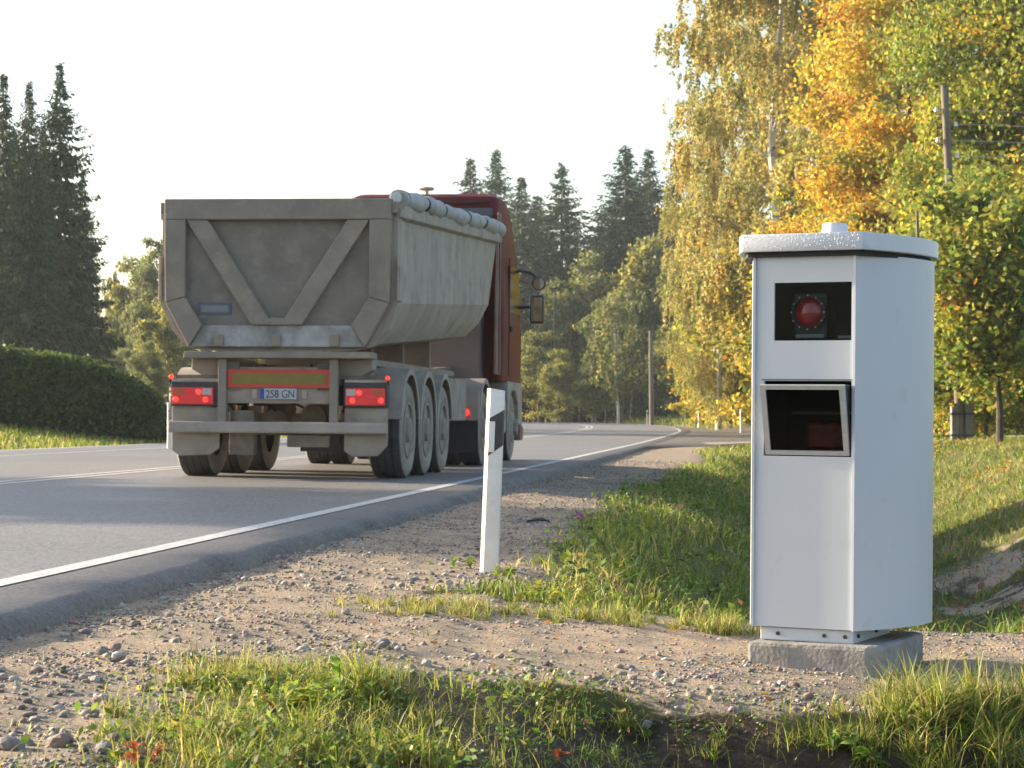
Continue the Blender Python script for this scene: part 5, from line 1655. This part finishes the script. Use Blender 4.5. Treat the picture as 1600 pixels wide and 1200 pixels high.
# low broad-leaved ground cover (too small and dense to count)
def cover(name, X, Y, hmax, size, pal, pw, label, seed):
    rg = np.random.default_rng(seed)
    n = len(X)
    c = np.stack([X, Y, ground_z(X, Y) + 0.008 + rg.random(n) ** 1.3 * hmax], -1)
    t = rand_dirs(n, rg) * np.array([1, 1, 0.55]); t /= np.linalg.norm(t, axis=1)[:, None]
    b = np.cross(t, np.array([-0.3, -0.2, 1.0]) + 0.7 * rand_dirs(n, rg)); b /= np.linalg.norm(b, axis=1)[:, None]
    sl = size * (0.45 + 1.3 * rg.random(n) ** 2)
    v, f = quads_from(c, t, b, sl, sl * rg.uniform(0.3, 0.85, n))
    tag(link(name, np_mesh(name, v, f, 'grass', np.repeat(palette(n, pal, pw, rg, 0.2), 4, 0))), label, 'ground cover', kind='stuff')
CP = [(0.135, 0.215, 0.030), (0.23, 0.30, 0.038), (0.075, 0.13, 0.024), (0.34, 0.31, 0.05), (0.30, 0.16, 0.06)]
def cov_w(X, Y):
    return near_w(X, Y) * sstep(0.47, 0.60, fbm(X * 2.6, Y * 2.6, 113)) * (1 - 0.35 * soil_mask(X, Y))
X, Y = scatter(52000, -1.6, 2.6, 4.2, 7.3, rg, cov_w)
cover('clover_cover', X, Y, 0.075, 0.0095, CP, [4, 3, 3, 0.6, 0.25], 'low clover-like leaves between the foreground grass', 21)
X, Y = scatter(110000, -1.2, 7, 9.4, 30, rg, lambda X, Y: turf_w(X, Y) * sstep(0.46, 0.58, fbm(X * 1.2, Y * 1.2, 117)), 1.5)
cover('verge_cover', X, Y, 0.13, 0.017, CP, [4, 3, 3, 1.0, 0.3], 'low leafy plants in the verge and ditch turf', 22)

# ------------------------------------------------------------------ gravel
def stones_np(X, Y, s, seed, faces=20):
    rg = np.random.default_rng(seed)
    n = len(X)
    if faces == 8:
        bv = np.array([(1, 0, 0), (-1, 0, 0), (0, 1, 0), (0, -1, 0), (0, 0, 1), (0, 0, -1)], float)
        bf = np.array([(0, 2, 4), (2, 1, 4), (1, 3, 4), (3, 0, 4), (2, 0, 5), (1, 2, 5), (3, 1, 5), (0, 3, 5)])
    else:
        p = (1 + 5 ** .5) / 2
        bv = np.array([(-1, p, 0), (1, p, 0), (-1, -p, 0), (1, -p, 0), (0, -1, p), (0, 1, p), (0, -1, -p), (0, 1, -p), (p, 0, -1), (p, 0, 1), (-p, 0, -1), (-p, 0, 1)], float)
        bv /= np.linalg.norm(bv[0])
        bf = np.array([(0, 11, 5), (0, 5, 1), (0, 1, 7), (0, 7, 10), (0, 10, 11), (1, 5, 9), (5, 11, 4), (11, 10, 2), (10, 7, 6), (7, 1, 8), (3, 9, 4), (3, 4, 2), (3, 2, 6), (3, 6, 8), (3, 8, 9), (4, 9, 5), (2, 4, 11), (6, 2, 10), (8, 6, 7), (9, 8, 1)])
    nb = len(bv)
    V = bv[None] * rg.uniform(0.7, 1.3, (n, nb, 1))
    V = V * np.stack([rg.uniform(0.8, 1.35, n), rg.uniform(0.7, 1.1, n), rg.uniform(0.4, 0.8, n)], -1)[:, None]
    a = rg.uniform(0, 6.283, n); c, q = np.cos(a), np.sin(a)
    V = np.stack([V[..., 0] * c[:, None] - V[..., 1] * q[:, None], V[..., 0] * q[:, None] + V[..., 1] * c[:, None], V[..., 2]], -1)
    V = V * s[:, None, None]
    V += np.stack([X, Y, ground_z(X, Y) + s * 0.2], -1)[:, None]
    Fs = (bf[None] + (np.arange(n) * nb)[:, None, None]).reshape(-1, 3)
    col = palette(n, [(0.27, 0.235, 0.20), (0.19, 0.175, 0.16), (0.36, 0.30, 0.24), (0.13, 0.12, 0.11), (0.45, 0.41, 0.36), (0.28, 0.19, 0.15)], [4, 3, 3, 1.5, 0.8, 1], rg, 0.15)
    return V.reshape(-1, 3), Fs, np.repeat(col, nb, 0)
def grav_w(X, Y):
    u = u_of(X, Y)
    g = gravel_mask(X, Y) * (u > 0.47)
    return g * (0.2 + 0.8 * sstep(0.42, 0.62, fbm(X * 1.6, Y * 1.6, 83)))
X, Y = scatter(330000, -2.4, 6, 4.8, 40, rg, grav_w, 2.2)
k = rg.random(len(X)) < 1.0
s = np.exp(rg.normal(math.log(0.0042), 0.40, len(X))) * (1 + Y / 40)
print('gravel', len(X))
v, f, c = stones_np(X, Y, s, 91, 8)
tag(link('fine_gravel', np_mesh('fine_gravel', v, f, 'stonemix', c)), 'fine loose gravel strewn over the road shoulder and pad', 'gravel', kind='stuff')
# coarser band at the near edge of the pad and beside the asphalt
def coarse_w(X, Y):
    u = u_of(X, Y)
    yn, yf = pad_w(X, Y)
    g = gravel_mask(X, Y) * (u > 0.47)
    near_edge = sstep(0.75, 0.1, np.abs(Y - yn - 0.15)) * (u > 1.6)
    sh = sstep(0.45, 0.62, fbm(X * 1.3 + 5, Y * 1.3, 87)) * (u < 1.8)
    crumb = 0.8 * sstep(0.75, 0.5, u) * sstep(0.35, 0.6, fbm(X * 2, Y * 2, 141))
    return g * np.clip(near_edge + 0.6 * sh + crumb + 0.04, 0, 1)
X, Y = scatter(26000, -2.2, 5, 4.8, 32, rg, coarse_w, 1.9)
s = np.exp(rg.normal(math.log(0.0098), 0.28, len(X)))
v, f, c = stones_np(X, Y, s, 92, 20)
print('coarse', len(X))
tag(link('coarse_gravel', np_mesh('coarse_gravel', v, f, 'stonemix', c)), 'coarse pebbles along the pad edge and asphalt edge', 'gravel', kind='stuff')
# single stones that can be told apart
def stone_mesh(seed):
    bm = bmesh.new()
    bmesh.ops.create_icosphere(bm, subdivisions=2, radius=1.0)
    rs = random.Random(seed)
    ax = [Vector((rs.gauss(0, 1), rs.gauss(0, 1), rs.gauss(0, 1))).normalized() for _ in range(9)]
    dd = [rs.uniform(0.62, 0.95) for _ in ax]
    for v in bm.verts:
        for a, d in zip(ax, dd):
            e = v.co.dot(a) - d
            if e > 0: v.co -= a * e
    for v in bm.verts:
        v.co *= rs.uniform(0.96, 1.04)
        v.co.z *= 0.72; v.co.x *= 1.2
    me = bpy.data.meshes.new('stone'); bm.to_mesh(me); bm.free()
    me.materials.append(M['stone%d' % (seed % 4)])
    return me
M['stone0'] = mat('grey_stone', (0.24, 0.22, 0.205), (0.15, 0.14, 0.13), 3, 0.85, bump=0.4, bscale=8)
M['stone1'] = mat('beige_stone', (0.34, 0.285, 0.23), (0.24, 0.20, 0.165), 3, 0.85, bump=0.4, bscale=8)
M['stone2'] = mat('pale_stone', (0.42, 0.38, 0.335), (0.30, 0.27, 0.24), 3, 0.8, bump=0.4, bscale=8)
M['stone3'] = mat('reddish_stone', (0.26, 0.18, 0.145), (0.19, 0.14, 0.12), 3, 0.85, bump=0.4, bscale=8)
SM = [stone_mesh(i) for i in range(8)]
spots = [(378, 922, 0.022), (160, 1021, 0.026), (182, 1015, 0.024), (186, 1030, 0.026), (275, 1003, 0.020), (20, 1170, 0.030), (98, 1166, 0.034), (148, 1065, 0.022), (135, 1062, 0.022), (165, 1174, 0.026), (60, 1050, 0.02), (700, 912, 0.02), (540, 958, 0.02), (985, 1046, 0.018), (1030, 1052, 0.016), (665, 1040, 0.022), (780, 1028, 0.018), (810, 1080, 0.018), (905, 1016, 0.016), (1100, 962, 0.018), (740, 980, 0.018), (600, 1005, 0.02), (1262, 1090, 0.02), (1220, 1070, 0.018), (1050, 1120, 0.022), (1010, 1135, 0.02)]
gi = ground
def put_stone(x, y, s, i):
    z = float(ground_z(x, y))
    o = link('stone', SM[i % 8], ground, (x, y, z + s * 0.25), (random.uniform(-.3, .3), random.uniform(-.3, .3), random.uniform(0, 6.28)), (s, s, s))
for i, (px, py, s) in enumerate(spots):
    x, y = gpt(px, py)
    put_stone(x, y, s, i * 3 + 1)
rs = np.random.default_rng(99)
X, Y = scatter(1400, -2.2, 2.4, 4.9, 13, rs, lambda X, Y: coarse_w(X, Y) * 0.9, 1.3)
for i in range(min(170, len(X))):
    put_stone(float(X[i]), float(Y[i]), float(rs.uniform(0.011, 0.021)), i)

# ------------------------------------------------------------------ weeds: plants with leaves of their own
def leaf_mesh(name, m, curl=0.35, width=0.36, seed=0):
    rs_ = random.Random(seed)
    V, Fc = [], []
    N = 6
    for i in range(N + 1):
        t = i / N
        w = width * (math.sin(math.pi * min(1, t * 0.94 + 0.06)) ** 0.75) * (1 - 0.25 * t)
        z = curl * t * (1 - t) * 1.6 - 0.25 * t * t
        wob = 0.03 * rs_.uniform(-1, 1)
        V += [(-w, t, z + 0.10 * w + wob), (0, t, z - 0.05), (w, t, z + 0.10 * w - wob)]
    for i in range(N):
        a = 3 * i
        Fc += [(a, a + 1, a + 4, a + 3), (a + 1, a + 2, a + 5, a + 4)]
    me = MB().add(V, Fc).mesh(name, m, smooth=True, ang=80)
    return me
def plain_leaf(name, c1, c2):
    m, n_, l_, p_ = new_mat(name)
    tc = n_.new('ShaderNodeTexCoord')
    tx = n_.new('ShaderNodeTexNoise'); tx.inputs['Scale'].default_value = 4
    l_.new(tc.outputs['Object'], tx.inputs['Vector'])
    mx = n_.new('ShaderNodeMix'); mx.data_type = 'RGBA'
    mx.inputs[6].default_value = (*c1, 1); mx.inputs[7].default_value = (*c2, 1)
    mr = n_.new('ShaderNodeMapRange'); mr.inputs[1].default_value = 0.35; mr.inputs[2].default_value = 0.65
    l_.new(tx.outputs[0], mr.inputs[0]); l_.new(mr.outputs[0], mx.inputs[0])
    l_.new(mx.outputs[2], p_.inputs['Base Color'])
    p_.inputs['Roughness'].default_value = 0.5
    t_ = n_.new('ShaderNodeBsdfTranslucent'); l_.new(mx.outputs[2], t_.inputs[0])
    ms = n_.new('ShaderNodeMixShader'); ms.inputs[0].default_value = 0.42
    l_.new(p_.outputs[0], ms.inputs[1]); l_.new(t_.outputs[0], ms.inputs[2]); l_.new(ms.outputs[0], n_['Material Output'].inputs[0])
    return m
M['lf_green'] = plain_leaf('weed_leaf_green', (0.17, 0.29, 0.034), (0.27, 0.36, 0.042))
M['lf_dark'] = plain_leaf('weed_leaf_dark', (0.055, 0.105, 0.022), (0.09, 0.15, 0.028))
M['lf_yellow'] = plain_leaf('weed_leaf_yellow', (0.40, 0.36, 0.035), (0.24, 0.28, 0.04))
M['lf_red'] = plain_leaf('weed_leaf_red', (0.46, 0.13, 0.035), (0.28, 0.075, 0.045))
M['lf_brown'] = plain_leaf('dry_leaf', (0.24, 0.10, 0.045), (0.33, 0.17, 0.06))
LM = {k: [leaf_mesh('leaf', 'lf_' + k, 0.3, 0.30, 1), leaf_mesh('leaf', 'lf_' + k, 0.5, 0.24, 2)] for k in ('green', 'dark', 'yellow', 'red', 'brown')}
def weed(px, py, height, nl, size, kinds, label, name='weed', lean=0.25, spread=0.06):
    x, y = gpt(px, py)
    root = empty(name, (x, y, float(ground_z(x, y)) - 0.005))
    tag(root, label, 'weed', 'leafy weeds')
    rs_ = random.Random(px * 7 + py)
    ns = max(1, nl // 7)
    for s in range(ns):
        a = rs_.uniform(0, 6.28); r_ = rs_.uniform(0, spread)
        b = Vector((r_ * math.cos(a), r_ * math.sin(a), 0))
        d = Vector((rs_.gauss(0, lean), rs_.gauss(0, lean), 1)).normalized()
        H = height * rs_.uniform(0.6, 1.1)
        MB().tube([b, b + d * H * 0.5 + Vector((rs_.gauss(0, .006), rs_.gauss(0, .006), 0)), b + d * H], [0.0030, 0.0024, 0.0012], 5).build('stem', 'stem', root, smooth=True)
        per = nl // ns
        for j in range(per):
            t = (j + 0.6) / per
            p = b + d * H * (0.12 + 0.88 * t)
            kd = rs_.choice(kinds)
            sz = size * rs_.uniform(0.7, 1.2) * (1.15 - 0.5 * t)
            link('leaf', rs_.choice(LM[kd]), root, tuple(p), (R(rs_.uniform(5, 55)), rs_.gauss(0, 0.3), rs_.uniform(0, 6.28)), (sz, sz, sz))
    return root
weed(470, 1125, 0.10, 28, 0.070, ['green', 'green', 'yellow'], 'bright green dock-like weed with upright leaves in the left foreground tuft')
weed(520, 1105, 0.13, 14, 0.085, ['green', 'green', 'yellow'], 'weed with long pointed light green leaves at the top right of the left tuft')
weed(415, 1120, 0.08, 14, 0.055, ['green', 'yellow', 'red'], 'weed with green and one reddish leaf left of the pointed-leaf one')
weed(540, 1175, 0.06, 35, 0.042, ['green', 'dark', 'dark'], 'dense low clover-like weed at the bottom edge below the left tuft')
weed(470, 1190, 0.06, 28, 0.045, ['green', 'yellow', 'green'], 'round-leaved weed at the bottom edge, left of the clover-like one')
weed(600, 1150, 0.05, 28, 0.036, ['dark', 'dark', 'green'], 'dark small-leaved weed on the slope right of the left tuft')
weed(660, 1185, 0.05, 28, 0.036, ['dark', 'green'], 'dark leafy weed at the bottom edge near the middle')
weed(215, 1195, 0.05, 14, 0.050, ['red', 'red', 'brown'], 'red-orange autumn weed at the bottom left edge')
weed(165, 1192, 0.03, 7, 0.040, ['yellow', 'green'], 'small yellow-green weed left of the red one')
weed(860, 1185, 0.03, 10, 0.05, ['brown', 'red'], 'brownish withered weed on the dark earth slope')
weed(790, 1165, 0.05, 21, 0.032, ['dark', 'green'], 'dark weed on the earth slope left of the withered one')
weed(930, 1185, 0.04, 21, 0.034, ['dark', 'green'], 'low green weed on the earth slope right of the withered one')
weed(1310, 1175, 0.07, 42, 0.050, ['green', 'green', 'dark'], 'bright green leafy weed in the right foreground below the footing', spread=0.09)
weed(1350, 1195, 0.06, 28, 0.045, ['green', 'dark'], 'leafy weed at the bottom edge right of the bright one')
weed(1470, 1185, 0.05, 28, 0.05, ['dark', 'dark'], 'dark leafy weed among the tall grass at right')
weed(740, 888, 0.07, 35, 0.050, ['green', 'yellow', 'green'], 'leafy weed at the foot of the near delineator post, left side', spread=0.12)
weed(795, 905, 0.07, 28, 0.050, ['green', 'green', 'yellow'], 'leafy weed at the foot of the near delineator post, right side', spread=0.10)
weed(845, 945, 0.11, 35, 0.055, ['yellow', 'yellow', 'green'], 'yellow-leaved weed at the far edge of the pad', spread=0.12)
weed(890, 945, 0.09, 14, 0.055, ['yellow', 'green'], 'small yellow-green weed right of the yellow-leaved one', spread=0.06)
weed(1090, 800, 0.16, 70, 0.09, ['yellow', 'yellow', 'green'], 'sunlit yellow-green weeds on the verge left of the cabinet', spread=0.55)
weed(1010, 775, 0.14, 42, 0.08, ['green', 'dark', 'yellow'], 'leafy weed clump at the gravel edge behind the delineator post', spread=0.4)
weed(1060, 880, 0.10, 42, 0.07, ['dark', 'green'], 'shaded broad-leaved weed in the grass left of the cabinet', spread=0.35)
weed(960, 890, 0.10, 42, 0.06, ['green', 'dark'], 'shaded leafy weed in the grass right of the delineator post', spread=0.35)
weed(1110, 930, 0.10, 42, 0.06, ['dark', 'green'], 'shaded dark weed close to the cabinet flank', spread=0.3)
# pink flower and rubber scrap on the shoulder
x, y = gpt(905, 826)
fl = empty('clover_flower', (x, y, float(ground_z(x, y))))
tag(fl, 'single pink clover flower at the gravel edge', 'flower')
MB().tube([(0, 0, 0), (0.004, 0, 0.04), (0.0, 0, 0.085)], [0.003, 0.0025, 0.002], 6).build('stem', 'stem', fl, smooth=True)
mb = MB()
rs_ = random.Random(4)
for k in range(46):
    d = Vector((rs_.gauss(0, 1), rs_.gauss(0, 1), rs_.gauss(0.3, 1))).normalized()
    p = Vector((0, 0, 0.095)); q_ = d.orthogonal().normalized() * 0.005
    mb.add([p + d * 0.010 - q_, p + d * 0.010 + q_, p + d * 0.030 + q_ * 0.4, p + d * 0.030 - q_ * 0.4], [(0, 1, 2, 3)])
mb.build('flower_head', 'flower', fl)
x, y = gpt(841, 816)
sc = MB()
V = []
for i in range(7):
    t = i / 6
    for j in range(3):
        V.append(((t - 0.5) * 0.17, (j - 1) * 0.035 + 0.01 * math.sin(i * 2.1), 0.012 + 0.022 * math.sin(t * 3.1) * (1 - 0.6 * abs(j - 1)) + 0.004 * math.sin(i * 3 + j)))
n7 = len(V)
V += [(a, b, c - 0.012) for a, b, c in V]
Fc = []
for i in range(6):
    for j in range(2):
        a = i * 3 + j
        Fc.append((a, a + 3, a + 4, a + 1)); Fc.append((n7 + a, n7 + a + 1, n7 + a + 4, n7 + a + 3))
ring_ = [0, 1, 2, 5, 8, 11, 14, 17, 20, 19, 18, 15, 12, 9, 6, 3]
for a, b in zip(ring_, ring_[1:] + ring_[:1]):
    Fc.append((a, b, n7 + b, n7 + a))
o = sc.add(V, Fc).build('rubber_scrap', 'rubber', None, smooth=True, ang=50)
o.location = (x, y, float(ground_z(x, y)) + 0.002)
tag(o, 'flat black scrap of tyre rubber on the shaded shoulder', 'rubber scrap')

# fallen autumn leaves on the ditch bank and pad
rg = np.random.default_rng(77)
X, Y = scatter(2600, 1.5, 12, 10, 56, rg, lambda X, Y: (u_of(X, Y) > 4.5) * sstep(0.45, 0.62, fbm(X * 0.6, Y * 0.6, 15)), 0.9)
X2, Y2 = scatter(50, -1, 2, 6.9, 9.8, rg, lambda X, Y: np.ones_like(X))
X = np.concatenate([X, X2]); Y = np.concatenate([Y, Y2]); n = len(X)
c = np.stack([X, Y, ground_z(X, Y) + 0.03 * (Y > 10) + 0.012], -1)
t = rand_dirs(n, rg) * np.array([1, 1, 0.3]); t /= np.linalg.norm(t, axis=1)[:, None]
b = np.cross(t, np.array([0, 0, 1.0]) + 0.4 * rand_dirs(n, rg)); b /= np.linalg.norm(b, axis=1)[:, None]
sl = np.where(Y > 10, rg.uniform(0.045, 0.085, n), rg.uniform(0.012, 0.022, n))
v, f = quads_from(c, t, b, sl, sl * 0.7)
col = palette(n, [(0.48, 0.17, 0.035), (0.50, 0.29, 0.04), (0.30, 0.13, 0.05)], [3, 2, 2], rg)
tag(link('fallen_leaves', np_mesh('fallen_leaves', v, f, 'leaf', np.repeat(col, 4, 0))), 'fallen orange leaves scattered on the ditch bank and pad', 'leaves', kind='stuff')

# ------------------------------------------------------------------ thin autumn haze
hm = bpy.data.materials.new('haze_air')
hm.use_nodes = True
hm.node_tree.nodes.clear()
ho = hm.node_tree.nodes.new('ShaderNodeOutputMaterial')
hv = hm.node_tree.nodes.new('ShaderNodeVolumePrincipled')
hv.inputs['Color'].default_value = (0.82, 0.92, 1.0, 1)
hv.inputs['Density'].default_value = 0.0003
hv.inputs['Anisotropy'].default_value = 0.35
hm.node_tree.links.new(hv.outputs[0], ho.inputs['Volume'])
hme = MB().box(-920, 920, -230, 1650, -8, 32).mesh('haze', hm)
tag(link('haze', hme), 'thin pale haze in the air', 'haze', kind='stuff')
